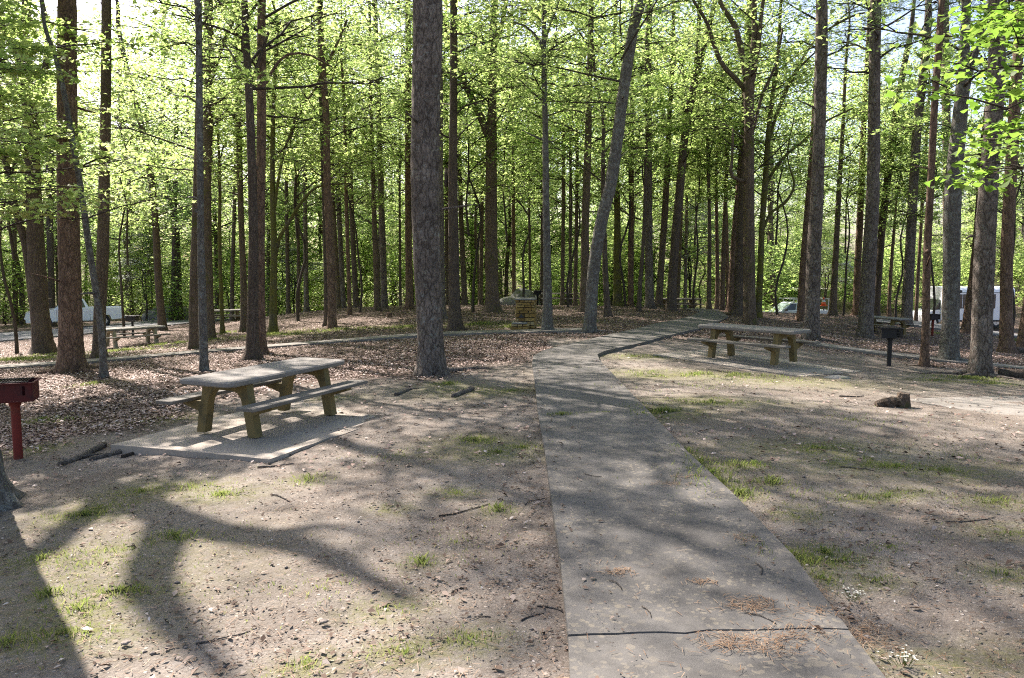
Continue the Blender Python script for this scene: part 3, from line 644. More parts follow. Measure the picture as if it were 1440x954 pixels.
def tree(kind, mat, pts, label, limbs=(), d=None, H=None, crown=None, group=None, crown_z=None, cs=1.0, k=None, flare=.6, side=None):
    if d is None: b = hit(pts[0][0], pts[0][1])
    else:
        b = at_depth(pts[0][0], pts[0][1], d); b[2] = gz(b[0], b[1])
    y0 = b[1]; seed = int(abs(pts[0][0] * 7 + pts[0][1])) ; g = np.random.default_rng(seed)
    W, r = px_path(pts, y0, b)
    W[0] = (W[0][0], 0, -.25)
    W[:, 1] += np.r_[0, np.cumsum(g.normal(0, .03, len(W) - 1) * np.diff(W[:, 2]) * .5)]
    H = H or float(g.uniform(17, 22)); top = W[-1][2]
    if top < H - 1:
        dr = (W[-1] - W[max(0, len(W) - 3)]); dr /= np.linalg.norm(dr); dr = dr * .7 + np.array([0, 0, .3]); dr /= dr[2]
        for q in (.35, .7, 1): 
            zz = top + (H - top) * q; W = np.vstack([W, W[len(pts) - 1] + dr * (zz - top) + np.r_[g.normal(0, .12, 2), 0]]); r = np.r_[r, r[len(pts) - 1] * (1 - .78 * q)]
    Wc = catmull(W, 5); rc = np.interp(np.linspace(0, 1, len(Wc)), np.linspace(0, 1, len(r)), r)
    root = thing(kind, label, 'tree', b, group=group); mb = MB()
    near = y0 < 24
    trunk_into(mb, Wc, rc, g, k or (20 if near else 12 if y0 < 36 else 9), .22 if near else .4, flare, .045)
    for lb in limbs:
        P, rl = px_path(lb, y0, b); P = np.asarray(P); P[1:, 1] += np.cumsum(g.normal(0, .1, len(P) - 1))
        if lb[-1][1] <= 8:                                # goes on above the picture
            dr = P[-1] - P[-2]; dr /= np.linalg.norm(dr); P = np.vstack([P, P[-1] + dr * 1.5 + np.array([0, 0, .5]), P[-1] + dr * 3 + np.array([0, 0, 1.6])]); rl = np.r_[rl, rl[-1] * .6, .015]
        Pc = catmull(P, 5); rr = np.interp(np.linspace(0, 1, len(Pc)), np.linspace(0, 1, len(rl)), rl)
        trunk_into(mb, Pc, rr, g, 8, .3, 0, .05, root=False)
    if y0 < 27 and r[0] > .08:                            # roots running out just above the soil
        for q in range(int(g.integers(3, 6))):
            a = g.uniform(0, 6.28); ln = rc[0] * g.uniform(2.2, 4.5); u = np.linspace(.5, 1, 6); aa = a + np.cumsum(g.normal(0, .12, 6))
            X = b[0] + Wc[0][0] + np.cos(aa) * (rc[0] * .8 + ln * (u - .5) * 2); Y = b[1] + np.sin(aa) * (rc[0] * .8 + ln * (u - .5) * 2)
            rr_ = np.linspace(rc[0] * .30, .012, 6); mb.tube(np.c_[X - b[0], Y - b[1], relief(X, Y) - b[2] + rr_ * np.linspace(.55, .1, 6)], rr_, 7)
    for q in range(int(g.integers(3, 8)) if y0 < 40 and r[0] > .06 else 0):      # broken stubs and knots
        z = g.uniform(1.6, max(3.5, .317 * y0 + 2)); j = int(np.argmin(np.abs(Wc[:, 2] - z))); a = g.uniform(0, 6.28); d_ = np.array([math.cos(a), math.sin(a), g.uniform(-.1, .5)])
        ln = rc[j] + (g.uniform(.02, .06) if g.random() < .4 else g.uniform(.12, .7)); r_s = g.uniform(.012, .03) if ln > rc[j] + .07 else g.uniform(.03, .05)
        mb.tube([Wc[j] + d_ * rc[j] * .5, Wc[j] + d_ * (rc[j] + ln) * .5, Wc[j] + d_ * ln + [0, 0, g.normal(0, .05)]], [r_s * 1.3, r_s, r_s * .5], 6)
    obj('trunk', mb.mesh('trunk', [M[mat]], smooth=True), root)
    def hang(me, z, s):
        j = int(np.argmin(np.abs(Wc[:, 2] - z))); o = obj('crown', me, root, Wc[j]); o.rotation_euler = (0, 0, g.random() * 6.28); o.scale = (s, s, s)
    if crown == 'none': return root
    lst = {'pine': PINE, 'high': HIGH, 'mid': MID, 'low': LOW}[crown or ('pine' if 'pine' in kind else 'high' if y0 < 22 else 'mid')]
    z = crown_z if crown_z is not None else (H - 7.5 if lst is PINE else max(6.5, .317 * y0 * .75) if lst is HIGH else g.uniform(4.4, 7.5))
    hang(lst[int(g.integers(len(lst)))], z, cs * g.uniform(.9, 1.15))
    if lst is MID and g.random() < .2: hang(HIGH[int(g.integers(len(HIGH)))], z + 7, 1.0)
    if lst is HIGH and b[0] > -8: hang(HIGH[int(g.integers(len(HIGH)))], max(z + 4.5, 9.5), 1.05)
    if side is not None: hang(SIDE[int(g.integers(len(SIDE)))], side, 1.0)
    return root

T = tree
# --- towards the parking lot
T('oak_tree', 'oak_dark', [(62, 497, 27), (56, 440, 24), (52, 360, 22), (49, 270, 20), (46, 200, 20), (42, 120, 19), (38, 60, 13), (40, 0, 11)], 'dark mossy oak with a second leaning stem, standing in grass before the truck hood',
  [[(47, 425, 13), (35, 345, 11), (17, 276, 10), (6, 200, 8), (2, 120, 6)], [(44, 130, 12), (24, 75, 10), (8, 40, 9), (-4, 0, 7)], [(46, 140, 11), (66, 100, 9), (72, 50, 8), (60, 0, 6)], [(47, 170, 8), (20, 110, 6), (0, 95, 5)]], side=6)
T('pine_tree', 'pine_red', [(102, 523, 36), (100, 490, 31), (98, 400, 28), (96, 260, 27), (95, 120, 25), (95, 0, 24)], 'thick reddish pine with deep bark plates hiding the middle of the truck', flare=.35)
T('maple_tree', 'oak_brown', [(139, 505, 17), (140, 440, 16), (144, 360, 16), (147, 260, 14), (149, 140, 13), (150, 0, 12)], 'straight brown trunk rising before the truck bed behind a thin leaning stem', crown='none')
T('sapling', 'lichen', [(146, 531, 9), (142, 470, 9), (132, 400, 9), (124, 350, 9), (113, 270, 8), (104, 220, 8), (90, 140, 7), (76, 80, 6), (60, 35, 5)], 'thin grey leaning sapling crossing in front of the thick reddish pine', H=10, crown='none')
T('oak_tree', 'oak_dark', [(229, 465, 12), (223, 400, 10), (219, 320, 9), (215, 270, 9), (207, 220, 9), (195, 157, 8), (180, 100, 7), (168, 40, 6)], 'dark oak with flared foot on the asphalt edge behind the pale picnic table')
T('oak_tree', 'oak_brown', [(209, 448, 9), (213, 360, 8), (218, 280, 7), (226, 220, 7), (229, 140, 6), (230, 0, 5)], 'slender oak beyond the asphalt close behind the flared dark oak')
T('oak_tree', 'oak_brown', [(182, 448, 10), (180, 400, 9), (178, 340, 9), (175, 310, 8), (177, 280, 7), (171, 180, 5), (168, 60, 4)], 'forked oak rising over the black grill beside the parked truck', [[(176, 318, 6), (169, 285, 6), (162, 262, 5), (158, 200, 4)], [(178, 305, 6), (190, 288, 5), (205, 274, 5), (222, 255, 3)]])
T('oak_tree', 'oak_dark', [(252, 451, 10), (251, 380, 8), (247, 310, 8), (240, 280, 7), (232, 245, 7), (217, 206, 6), (190, 176, 5), (160, 165, 4)], 'dark oak arching over towards the truck from the road edge', H=9, crown='mid', crown_z=4.5)
T('oak_tree', 'oak_brown', [(273, 491, 13), (272, 430, 12), (274, 330, 10), (276, 200, 9), (277, 60, 8)], 'brown trunk almost hidden by a thin pale grey one in front')
T('pine_tree', 'lichen', [(287, 521, 11), (285, 450, 11), (282, 350, 10), (281, 260, 9), (280, 130, 9), (279, 0, 8)], 'thin pale grey stem standing just behind the near picnic table top', side=6)
T('oak_tree', 'oak_brown', [(297, 477, 12), (294, 420, 13), (292, 350, 13), (291, 260, 13), (293, 160, 14), (294, 100, 14), (293, 0, 11)], 'brown oak with a side limb and crooked fork, right behind the thin pale grey stem', [[(298, 106, 8), (308, 80, 7), (318, 60, 6), (330, 30, 4)]])
T('sapling', 'mossy', [(313, 469, 6), (311, 400, 5), (309, 330, 5), (309, 260, 4), (305, 160, 3)], 'thin green mossed sapling in front of the dark far picnic table', H=9, crown='low', crown_z=4.5)
T('oak_tree', 'oak_brown', [(343, 466, 10), (342, 400, 9), (339, 310, 8), (336, 220, 8), (334, 100, 7), (333, 0, 6)], 'straight slim brown oak beside the dark far picnic table', side=7)
T('oak_tree', 'oak_dark', [(355, 504, 18), (355, 450, 15), (356, 350, 13), (354, 260, 12), (351, 150, 11), (347, 60, 10), (344, 0, 9)], 'blackish oak directly behind the near picnic table, front one of a close pair', [[(350, 130, 6), (358, 90, 5), (372, 40, 4)]])
T('oak_tree', 'pine_red', [(368, 497, 13), (366, 440, 13), (365, 350, 14), (366, 260, 13), (368, 140, 12), (368, 0, 11)], 'reddish brown trunk, rear one of the close pair behind the near picnic table', [[(367, 130, 5), (395, 80, 4), (430, 75, 3), (465, 92, 2)]])
T('oak_tree', 'mossy', [(384, 468, 11), (385, 400, 10), (386, 350, 9), (384, 280, 7), (384, 180, 6), (388, 80, 5)], 'green mossed tree with a long arching side branch near the walkway bend', [[(387, 362, 6), (393, 335, 5), (407, 312, 5), (428, 280, 4), (450, 262, 3), (490, 258, 2)], [(385, 300, 5), (398, 230, 4), (420, 160, 3)]], H=14)
T('oak_tree', 'oak_dark', [(460, 458, 9), (459, 400, 8), (457, 330, 7), (454, 240, 6), (450, 100, 5)], 'blackish slim trunk touching a brown one on the litter slope')
T('pine_tree', 'pine_red', [(467, 462, 11), (466, 400, 11), (463, 330, 10), (460, 250, 10), (459, 160, 9), (453, 90, 9), (450, 0, 8)], 'brown pine touching a blackish slim trunk on the litter slope', [[(459, 92, 5), (475, 62, 4), (490, 30, 3)], [(456, 95, 5), (440, 130, 3), (425, 145, 2)]], crown_z=11)
T('oak_tree', 'oak_brown', [(531, 437, 9), (529, 380, 8), (526, 310, 7), (524, 240, 6), (521, 140, 5), (520, 40, 4)], 'slim brown oak just beyond the low cut stump on the litter')
T('pine_tree', 'pine_grey', [(541, 434, 9), (539, 380, 9), (537, 300, 9), (534, 200, 8), (530, 80, 7)], 'pale grey pine beside the slim brown oak beyond the cut stump', d=39)
T('pine_tree', 'pine_red', [(576, 435, 11), (575, 380, 10), (574, 300, 9), (574, 200, 9), (574, 60, 8)], 'rusty red pine half hidden by the great grey trunk', d=38)
T('pine_tree', 'pine_grey', [(606, 527, 38), (606, 505, 35), (604, 450, 35), (600, 350, 38), (598, 260, 40), (599, 130, 40), (601, 0, 40)], 'great grey pine trunk, thickest of all, standing beside the path near the picnic table', k=32, flare=.5, H=23, crown_z=10.5, cs=1.3)
T('pine_tree', 'pine_grey', [(619, 441, 15), (618, 350, 14), (616, 250, 14), (615, 120, 15), (614, 0, 15)], 'grey pine peeping out from behind the great grey trunk', d=32)
T('oak_tree', 'oak_dark', [(641, 465, 20), (639, 430, 16), (638, 350, 15), (637, 260, 13), (638, 150, 11), (638, 0, 10)], 'blackish brown oak with flared foot on the walkway beyond the great grey trunk', [[(634, 250, 8), (628, 232, 7), (627, 262, 6)]], flare=.6, side=8)
T('oak_tree', 'oak_brown', [(693, 439, 21), (692, 400, 18), (691, 330, 17), (691, 260, 16), (691, 195, 15), (692, 140, 12), (693, 60, 11), (696, 0, 9)], 'stout brown oak with a high left fork behind the stone fireplace', [[(688, 195, 11), (676, 165, 10), (662, 135, 9), (648, 100, 8), (632, 60, 6), (622, 20, 5)], [(694, 70, 7), (705, 40, 6), (712, 0, 5)]], flare=.6)
T('oak_tree', 'lichen', [(770, 466, 14), (770, 420, 13), (769, 350, 11), (768, 270, 9), (767, 180, 8), (765, 90, 7), (766, 0, 6)], 'slender speckled tree just past the stone fireplace at the walkway', [[(766, 75, 5), (757, 55, 4), (740, 38, 3), (722, 32, 2)], [(766, 60, 4), (775, 30, 3), (785, 5, 2)]], flare=.7, side=7)
T('oak_tree', 'oak_brown', [(822, 436, 14), (823, 380, 12), (823, 320, 11), (825, 260, 11), (827, 200, 10), (829, 120, 8), (832, 0, 7)], 'straight brown tree behind the foot of the leaning lichened trunk', d=34)
T('oak_tree', 'lichen', [(829, 467, 18), (831, 440, 17), (836, 370, 17), (848, 300, 16), (858, 262, 16), (867, 200, 16), (875, 140, 16), (884, 80, 15), (893, 30, 14), (902, 0, 13)], 'lichened grey trunk leaning across beside the path bend', flare=.4, H=19)
T('oak_tree', 'oak_dark', [(856, 446, 10), (852, 400, 8), (850, 340, 7), (848, 250, 6), (848, 160, 5), (838, 120, 4)], 'dark thin tree whose foot kicks sideways just past the leaning lichened trunk', H=13)
T('oak_tree', 'mossy', [(869, 428, 12), (868, 370, 11), (868, 300, 9), (866, 200, 7), (864, 60, 6)], 'mossy trunk at the woodland rim between the leaning trunk and a pink pine', d=42)
T('pine_tree', 'pine_red', [(887, 428, 8), (887, 380, 8), (888, 300, 7), (889, 200, 6), (890, 60, 5)], 'slim pinkish pine catching sun on one edge at the woodland rim', d=42)
T('oak_tree', 'oak_dark', [(898, 438, 7), (900, 400, 6), (904, 350, 5), (907, 290, 5), (909, 200, 4)], 'thin dark sapling leaning against a straight grey pine beyond the path', H=10, crown='low', crown_z=5)
T('pine_tree', 'pine_grey', [(914, 431, 13), (913, 380, 11), (912, 300, 10), (912, 200, 10), (911, 100, 9), (912, 0, 9)], 'straight grey pine with a thin dark sapling against it beyond the path', d=38)
T('oak_tree', 'oak_brown', [(926, 429, 11), (929, 380, 9), (934, 310, 9), (938, 240, 8), (942, 160, 7), (947, 60, 6)], 'brown tree close behind the far plank picnic table, leaning slightly', d=41)
T('oak_tree', 'oak_dark', [(943, 437, 14), (945, 400, 13), (950, 330, 12), (955, 275, 12), (962, 200, 11), (968, 155, 11), (976, 120, 9), (986, 80, 8), (998, 35, 7), (1006, 0, 6)], 'black leaning forked oak in front of the far plank picnic table', [[(968, 150, 8), (976, 105, 7), (980, 60, 6), (982, 0, 5)]], flare=.5)
T('pine_tree', 'oak_brown', [(997, 432, 7), (997, 380, 6), (997, 300, 5), (994, 200, 4), (990, 110, 3)], 'thin bare pole tree where the path disappears', d=40, H=12, crown='low', crown_z=6)
T('pine_tree', 'pine_red', [(1008, 432, 6), (1009, 395, 6), (1008, 330, 5), (1007, 230, 4)], 'short thin tree in a tight row of stems where the path ends', d=43, H=11, crown='low', crown_z=5)
T('oak_tree', 'oak_brown', [(1016, 432, 8), (1016, 395, 7), (1018, 330, 6), (1022, 230, 5)], 'second thin stem of the tight row where the path ends', d=44, H=13, crown='low', crown_z=6)
T('pine_tree', 'pine_red', [(1027, 431, 11), (1030, 390, 10), (1034, 330, 10), (1041, 250, 9), (1047, 150, 8), (1052, 40, 7)], 'sunlit pinkish pine leaning behind the great forked oak', d=40)
T('oak_tree', 'oak_dark', [(1039, 433, 17), (1041, 390, 16), (1043, 320, 14), (1046, 250, 12), (1048, 150, 9)], 'black thick trunk close behind the great forked oak', d=37)
T('oak_tree', 'oak_brown', [(1055, 456, 18), (1054, 420, 17), (1053, 340, 16), (1053, 260, 15), (1053, 180, 14), (1053, 120, 15), (1056, 90, 10), (1061, 50, 8), (1060, 0, 7)], 'great forked oak spreading many arms over the far end of the path', [[(1049, 128, 8), (1034, 110, 7), (1017, 92, 7), (1005, 62, 6), (997, 40, 5), (985, 20, 5), (970, 0, 4)], [(1050, 115, 9), (1044, 80, 8), (1036, 40, 8), (1026, 20, 7), (1014, 0, 6)], [(1058, 115, 8), (1064, 70, 7), (1068, 30, 6), (1072, 0, 5)], [(1048, 255, 6), (1038, 254, 6), (1026, 246, 5), (1028, 225, 4), (1030, 182, 3)], [(1060, 180, 5), (1075, 130, 4), (1092, 90, 4), (1100, 40, 3)]], flare=.35)
T('oak_tree', 'mossy', [(1066, 446, 9), (1068, 400, 9), (1071, 320, 8), (1075, 260, 8), (1079, 190, 7), (1086, 130, 6), (1094, 70, 5), (1098, 0, 4)], 'mossy tree with long arching branches beside the great forked oak', [[(1073, 290, 6), (1082, 255, 5), (1105, 220, 4), (1135, 195, 4), (1160, 172, 3), (1200, 152, 2)], [(1078, 210, 5), (1090, 165, 5), (1112, 110, 4), (1146, 57, 3), (1190, 28, 3), (1222, 20, 2)], [(1082, 190, 4), (1105, 130, 4), (1125, 95, 3), (1150, 70, 2)], [(1070, 330, 5), (1085, 300, 4), (1105, 285, 4), (1116, 260, 3), (1108, 220, 2), (1118, 165, 2)]])
T('pine_tree', 'pine_grey', [(1140, 477, 23), (1142, 440, 20), (1145, 354, 19), (1149, 260, 17), (1154, 130, 16), (1156, 0, 15)], 'straight grey pine close behind the far end of the sunlit picnic table', flare=.35)
T('pine_tree', 'pine_red', [(1127, 439, 12), (1130, 380, 12), (1135, 300, 11), (1140, 230, 10), (1147, 120, 9)], 'brown pine half hidden behind a straight grey one, before the pale pickup', d=38)
T('oak_tree', 'oak_brown', [(1171, 441, 10), (1172, 400, 9), (1175, 340, 8), (1179, 270, 7), (1184, 180, 5), (1188, 80, 4)], 'slim brown tree beside the orange traffic cone', d=43)
T('pine_tree', 'pine_red', [(1205, 439, 11), (1206, 390, 10), (1209, 320, 9), (1213, 200, 8)], 'orange barked pine, sunlit, just behind a tall rough grey pine', d=45)
T('pine_tree', 'pine_grey', [(1216, 474, 21), (1218, 440, 20), (1223, 354, 19), (1228, 260, 17), (1231, 120, 15), (1232, 0, 14)], 'tall rough grey pine beside the yellow legged picnic table', flare=.3)
T('oak_tree', 'oak_dark', [(1231, 441, 10), (1235, 390, 10), (1241, 320, 10), (1248, 260, 10), (1254, 210, 10), (1260, 157, 9), (1270, 100, 8), (1280, 50, 7)], 'black oak leaning away behind the tall rough grey pine', [[(1254, 215, 5), (1268, 195, 5), (1282, 178, 4), (1292, 160, 3)]], d=44)
T('sapling', 'pine_red', [(1250, 445, 6), (1252, 400, 5), (1256, 340, 4), (1262, 270, 3)], 'thin pale sapling at the road edge behind the yellow legged table', d=43, H=9, crown='low', crown_z=5)
T('pine_tree', 'pine_grey', [(1274, 455, 15), (1277, 400, 14), (1281, 323, 13), (1285, 250, 12), (1291, 170, 12), (1298, 110, 11), (1305, 30, 10)], 'grey leaning pine just beyond the black pedestal grill', d=40)
T('pine_tree', 'pine_red', [(1300, 514, 11), (1302, 460, 10), (1305, 354, 10), (1308, 260, 9), (1314, 150, 9), (1321, 50, 9), (1324, 0, 8)], 'slender young pine with reddish flaking bark beside the pedestal grill', crown='mid', crown_z=9)
T('oak_tree', 'lichen', [(1334, 508, 27), (1336, 470, 23), (1338, 400, 22), (1338, 330, 22), (1340, 250, 21), (1346, 190, 19), (1352, 130, 17), (1355, 70, 13), (1357, 0, 11)], 'stout mottled oak with a high fork in front of the white bus door', [[(1357, 140, 10), (1366, 100, 9), (1376, 60, 8), (1384, 25, 8), (1390, 0, 7)], [(1352, 105, 6), (1340, 98, 5), (1335, 105, 4)], [(1344, 270, 5), (1358, 250, 4), (1378, 240, 3)]], flare=.35, side=5)
T('pine_tree', 'pine_grey', [(1379, 527, 29), (1380, 480, 26), (1384, 354, 26), (1389, 260, 24), (1396, 126, 22), (1401, 0, 20)], 'big dark pine with rough bark crossing the middle of the bus', flare=.3, H=22)
T('pine_tree', 'pine_red', [(1361, 468, 18), (1366, 430, 17), (1372, 380, 16), (1378, 300, 14), (1384, 200, 12)], 'reddish leaning trunk right against the side of the bus', d=39)
T('pine_tree', 'pine_red', [(1416, 497, 18), (1415, 450, 16), (1416, 354, 16), (1420, 260, 15), (1427, 150, 14), (1434, 20, 12)], 'brown pine with spreading roots covering the rear of the bus', flare=.7)
T('pine_tree', 'pine_red', [(1441, 491, 22), (1445, 450, 17), (1453, 380, 16), (1462, 260, 15)], 'leaning pine cut by the picture edge above a round black log', flare=.5)
T('oak_tree', 'oak_brown', [(1332, 441, 11), (1331, 350, 10), (1330, 200, 11), (1328, 110, 11), (1327, 0, 10)], 'grey brown trunk showing only above the stout mottled oak', d=50)
T('oak_tree', 'oak_dark', [(72, 441, 9), (72, 380, 9), (70, 300, 9), (71, 180, 11), (68, 80, 9)], 'black trunk rising behind the windscreen of the parked truck', d=54, crown='mid')
# slim trees along the woodland rim, behind the crest
for (x0, y0, x1, w0, d, mt) in [(406, 437, 404, 6, 45, 'oak_dark'), (431, 436, 429, 7, 44, 'pine_grey'), (476, 433, 468, 7, 43, 'oak_brown'), (483, 431, 476, 8, 44, 'pine_grey'), (492, 447, 487, 6, 36, 'pine_red'), (501, 432, 494, 8, 42, 'oak_dark'), (563, 430, 562, 4, 46, 'oak_dark'),
     (630, 432, 628, 7, 46, 'oak_dark'), (654, 428, 648, 8, 45, 'oak_dark'), (676, 426, 678, 6, 46, 'oak_brown'), (723, 424, 722, 6, 47, 'pine_red'), (746, 420, 744, 4, 50, 'oak_dark'), (762, 424, 763, 6, 48, 'oak_dark'), (791, 430, 792, 6, 43, 'oak_brown'), (802, 428, 802, 5, 46, 'pine_grey'), (809, 430, 811, 6, 44, 'oak_brown'), (952, 428, 958, 6, 47, 'oak_brown'), (963, 428, 966, 5, 48, 'pine_grey'),
     (1024, 430, 1021, 6, 46, 'pine_red'), (1288, 452, 1298, 5, 45, 'pine_red'), (1088, 428, 1083, 8, 66, 'oak_brown'), (420, 436, 419, 5, 48, 'oak_brown'), (326, 446, 330, 6, 47, 'oak_dark'), (243, 446, 246, 7, 56, 'oak_dark'), (22, 452, 18, 7, 58, 'oak_brown')]:
    T('rim_tree', mt, [(x0, y0, w0), (x0 + (x1 - x0) * .3, 390, w0 * .95), (x1, 290, w0 * .85), (x1 + (x1 - x0) * .6, 150, w0 * .75)], 'slim tree among the many stems at the rim of the leafy woodland', d=d, H=rng.uniform(12, 18), group='slim trees at the woodland rim', crown='mid' if w0 > 5 else 'low', crown_z=rng.uniform(4.5, 7))

# --- trees standing just outside the picture whose shade and low boughs reach into it
def free_tree(kind, mat, P, r, label, crowns=(), limbs=(), k=16, flare=.4):
    b = np.array([P[0][0], P[0][1], gz(P[0][0], P[0][1])]); root = thing(kind, label, 'tree', b); mb = MB(); g = np.random.default_rng(int(abs(b[0] * 97 + b[1] * 13)))
    Q = np.array(P, float) - np.array([b[0], b[1], 0]); Q[0][2] = -.3
    Qc = catmull(Q, 5); trunk_into(mb, Qc, np.interp(np.linspace(0, 1, len(Qc)), np.linspace(0, 1, len(r)), r), g, k, .25, flare, .05)
    for lp, lr in limbs:
        lp = catmull(np.array(lp, float) - np.array([b[0], b[1], 0]), 5); trunk_into(mb, lp, np.interp(np.linspace(0, 1, len(lp)), np.linspace(0, 1, len(lr)), lr), g, 10, .3, 0, .05, root=False)
    obj('trunk', mb.mesh('trunk', [M[mat]], smooth=True), root)
    for me, (x, y, z), s in crowns:
        o = obj('crown', me, root, (x - b[0], y - b[1], z)); o.scale = (s,) * 3; o.rotation_euler = (0, 0, g.random() * 6.28)
    return root
b = hit(-42, 720)
free_tree('oak_tree', 'lichen', [(b[0], b[1], 0), (b[0] - .05, b[1] + .05, 1.2), (b[0] - .2, b[1] + .1, 5), (b[0] - .5, b[1] + .2, 10), (b[0] - .8, b[1] + .2, 17)], [.26, .24, .22, .18, .05], 'mossy root flare of a big trunk at the picture edge below the red grill',
          [(HIGH[0], (b[0] - .5, b[1] + .2, 9), 1.0)], k=28, flare=1.15)
SH = np.array([sd.x, sd.y]) / sd.z
def shade_pt(px, py, h):
    """where a limb h metres up must stand for its shadow to fall on that spot of the dirt"""
    q = hit(px, py); return (q[0] + SH[0] * h, q[1] + SH[1] * h, q[2] + h)
p0 = shade_pt(118, 678, 9.0); fx, fy = p0[0], p0[1]
free_tree('oak_tree', 'oak_brown', [(fx, fy, 0), (fx, fy, 5), p0, shade_pt(190, 715, 10), shade_pt(300, 762, 11.2), shade_pt(450, 792, 12.6), shade_pt(565, 842, 14), shade_pt(665, 905, 15.6)], [.25, .24, .23, .23, .21, .18, .13, .05], 'forking oak outside the view whose shadow branches over the dirt',
          [(SIDE[1], (fx + 3.4, fy + 1.5, 12), 1.0), (HIGH[3], (fx + 3.0, fy + 3.6, 10.5), 1.0)],
          [([shade_pt(180, 712, 9.9), shade_pt(100, 795, 11), shade_pt(30, 838, 12), shade_pt(-60, 880, 13.5)], [.16, .14, .11, .04]), ([shade_pt(275, 752, 11), shade_pt(252, 845, 12.3), shade_pt(268, 900, 13.4), shade_pt(330, 960, 14.6), shade_pt(420, 1050, 16)], [.21, .19, .17, .12, .04]),
           ([shade_pt(420, 785, 12.3), shade_pt(520, 770, 13.4), shade_pt(620, 790, 14.6)], [.09, .06, .02]), ([shade_pt(120, 680, 9), shade_pt(60, 655, 9.6), shade_pt(10, 660, 10.5)], [.1, .07, .03])])
for i, (x, y, h0, me, s, kd, mt) in enumerate([(-16, 21, 7, 0, 1.1, 'oak_tree', 'oak_brown'), (-19.5, 15.5, 7, 2, 1.1, 'oak_tree', 'oak_brown'), (-14.2, 11.2, 8, 3, 1.0, 'oak_tree', 'oak_dark'), (-24, 27, 7, 1, 1.2, 'oak_tree', 'oak_brown'), (11.5, 9.5, 6.5, 4, 1.1, 'oak_tree', 'oak_brown'), (17.5, 19, 7, 1, 1.1, 'oak_tree', 'oak_dark'), (-12.5, 7.5, 8, 2, .9, 'oak_tree', 'oak_dark')]):
    free_tree(kd, mt, [(x, y, 0), (x + .1, y, 4), (x, y + .2, 9), (x + .2, y, 16)], [.24, .2, .16, .04], ['tall oak standing beyond the picture edge behind the truck side pines', 'oak beyond the picture edge towards the open road', 'oak beyond the picture edge past the red grill', 'far oak beyond the picture edge on the car park bank', 'oak beyond the picture edge by the concrete pad', 'oak beyond the picture edge past the bus', 'oak beyond the picture edge behind the red grill'][i], [(HIGH[me], (x, y, h0), s), (SIDE[i % 4], (x, y, 3.5), 1.0)], k=10)
# big-leaved boughs reaching in beside the bus
SPR = [foliage('crown', 210 + i, 3.6, 3.1, 12, 2300, .115, M['leaf_deep'], .25, (-.16, .22), lambda h: .8 + .3 * math.sin(7 * h), axis=False, r0=.03, sub=6, spray=.26, lat_only=(math.pi, .55), tilt=.5, aspect=.8, lobed=True) for i in range(2)]
for (x, y, z, q, lb) in [(9.2, 10.6, 3.0, 0, 'green leafy maple reaching its boughs into view above the log'), (9.6, 12.8, 4.6, 1, 'green leafy maple behind, boughs hanging across the dark pine')]:
    free_tree('maple_tree', 'oak_brown', [(x, y, 0), (x - .1, y, 3), (x, y + .1, 6), (x + .3, y, 10)], [.1, .085, .06, .015], lb, [], k=10)
    rt = [o for o in COL.objects if o.get('label') == lb][0]
    o = obj('crown', SPR[q], rt, (0, 0, z)); o = obj('crown', SPR[1 - q], rt, (0, 0, z + 2.2)); o.rotation_euler = (0, 0, .5)
SPL = [foliage('crown', 220 + i, 4.4, 3.4, 11, 3200, .12, M['leaf'], .2, (-.12, .25), lambda h: .8 + .3 * math.sin(7 * h), axis=False, r0=.03, sub=6, spray=.25, lat_only=(0, .6), tilt=.45, aspect=.7, lobed=True) for i in range(2)]
for (x, y, z, q, lb) in [(-12.0, 16.6, 2.9, 0, 'maple with bright sprays crossing the thick reddish pine'), (-13.2, 18.8, 5.2, 1, 'bright leaved maple above the truck, outside the thick pine')]:
    free_tree('maple_tree', 'oak_brown', [(x, y, 0), (x + .1, y, 3), (x, y + .1, 7), (x + .3, y, 12)], [.12, .1, .07, .015], lb, [], k=10)
    rt = [o for o in COL.objects if o.get('label') == lb][0]
    o = obj('crown', SPL[q], rt, (0, 0, z)); o = obj('crown', SPL[1 - q], rt, (0, 0, z + 3)); o.rotation_euler = (0, 0, -.4)

# --- woodland beyond the crest: one of each kind, then copies
WOOD = []
for i in range(8):
    g = np.random.default_rng(300 + i); H = g.uniform(17, 23)
    r = thing('woodland_tree', 'leafy tree among the dense woodland behind the picnic ground', 'tree', (0, 0, 0), 0, 'trees of the woodland behind')
    mb = MB(); P = np.array([[g.normal(0, .12) * j, g.normal(0, .12) * j, -.3 + j * H / 6] for j in range(7)]); P[0, :2] = 0
    trunk_into(mb, catmull(P, 3), np.linspace(g.uniform(.13, .22), .03, 19), g, 8, .8, .3)
    obj('trunk', mb.mesh('trunk', [M[('oak_dark', 'oak_brown', 'pine_red', 'pine_grey')[i % 4]]], smooth=True), r)
    c = obj('crown', FAR[i % 6], r, (P[2][0], P[2][1], g.uniform(2.6, 5.0))); c.scale = (1, 1, 1.15); c.rotation_euler = (0, 0, g.random() * 6)
    WOOD.append(r)
BUSHES = []
for i in range(4):
    r = thing('understory_shrub', 'leafy green shrub in the undergrowth below the woodland trees', 'shrub', (0, 0, 0), 0, 'undergrowth shrubs of the woodland')
    obj('crown', BUSH[i], r); BUSHES.append(r)
SAP = []
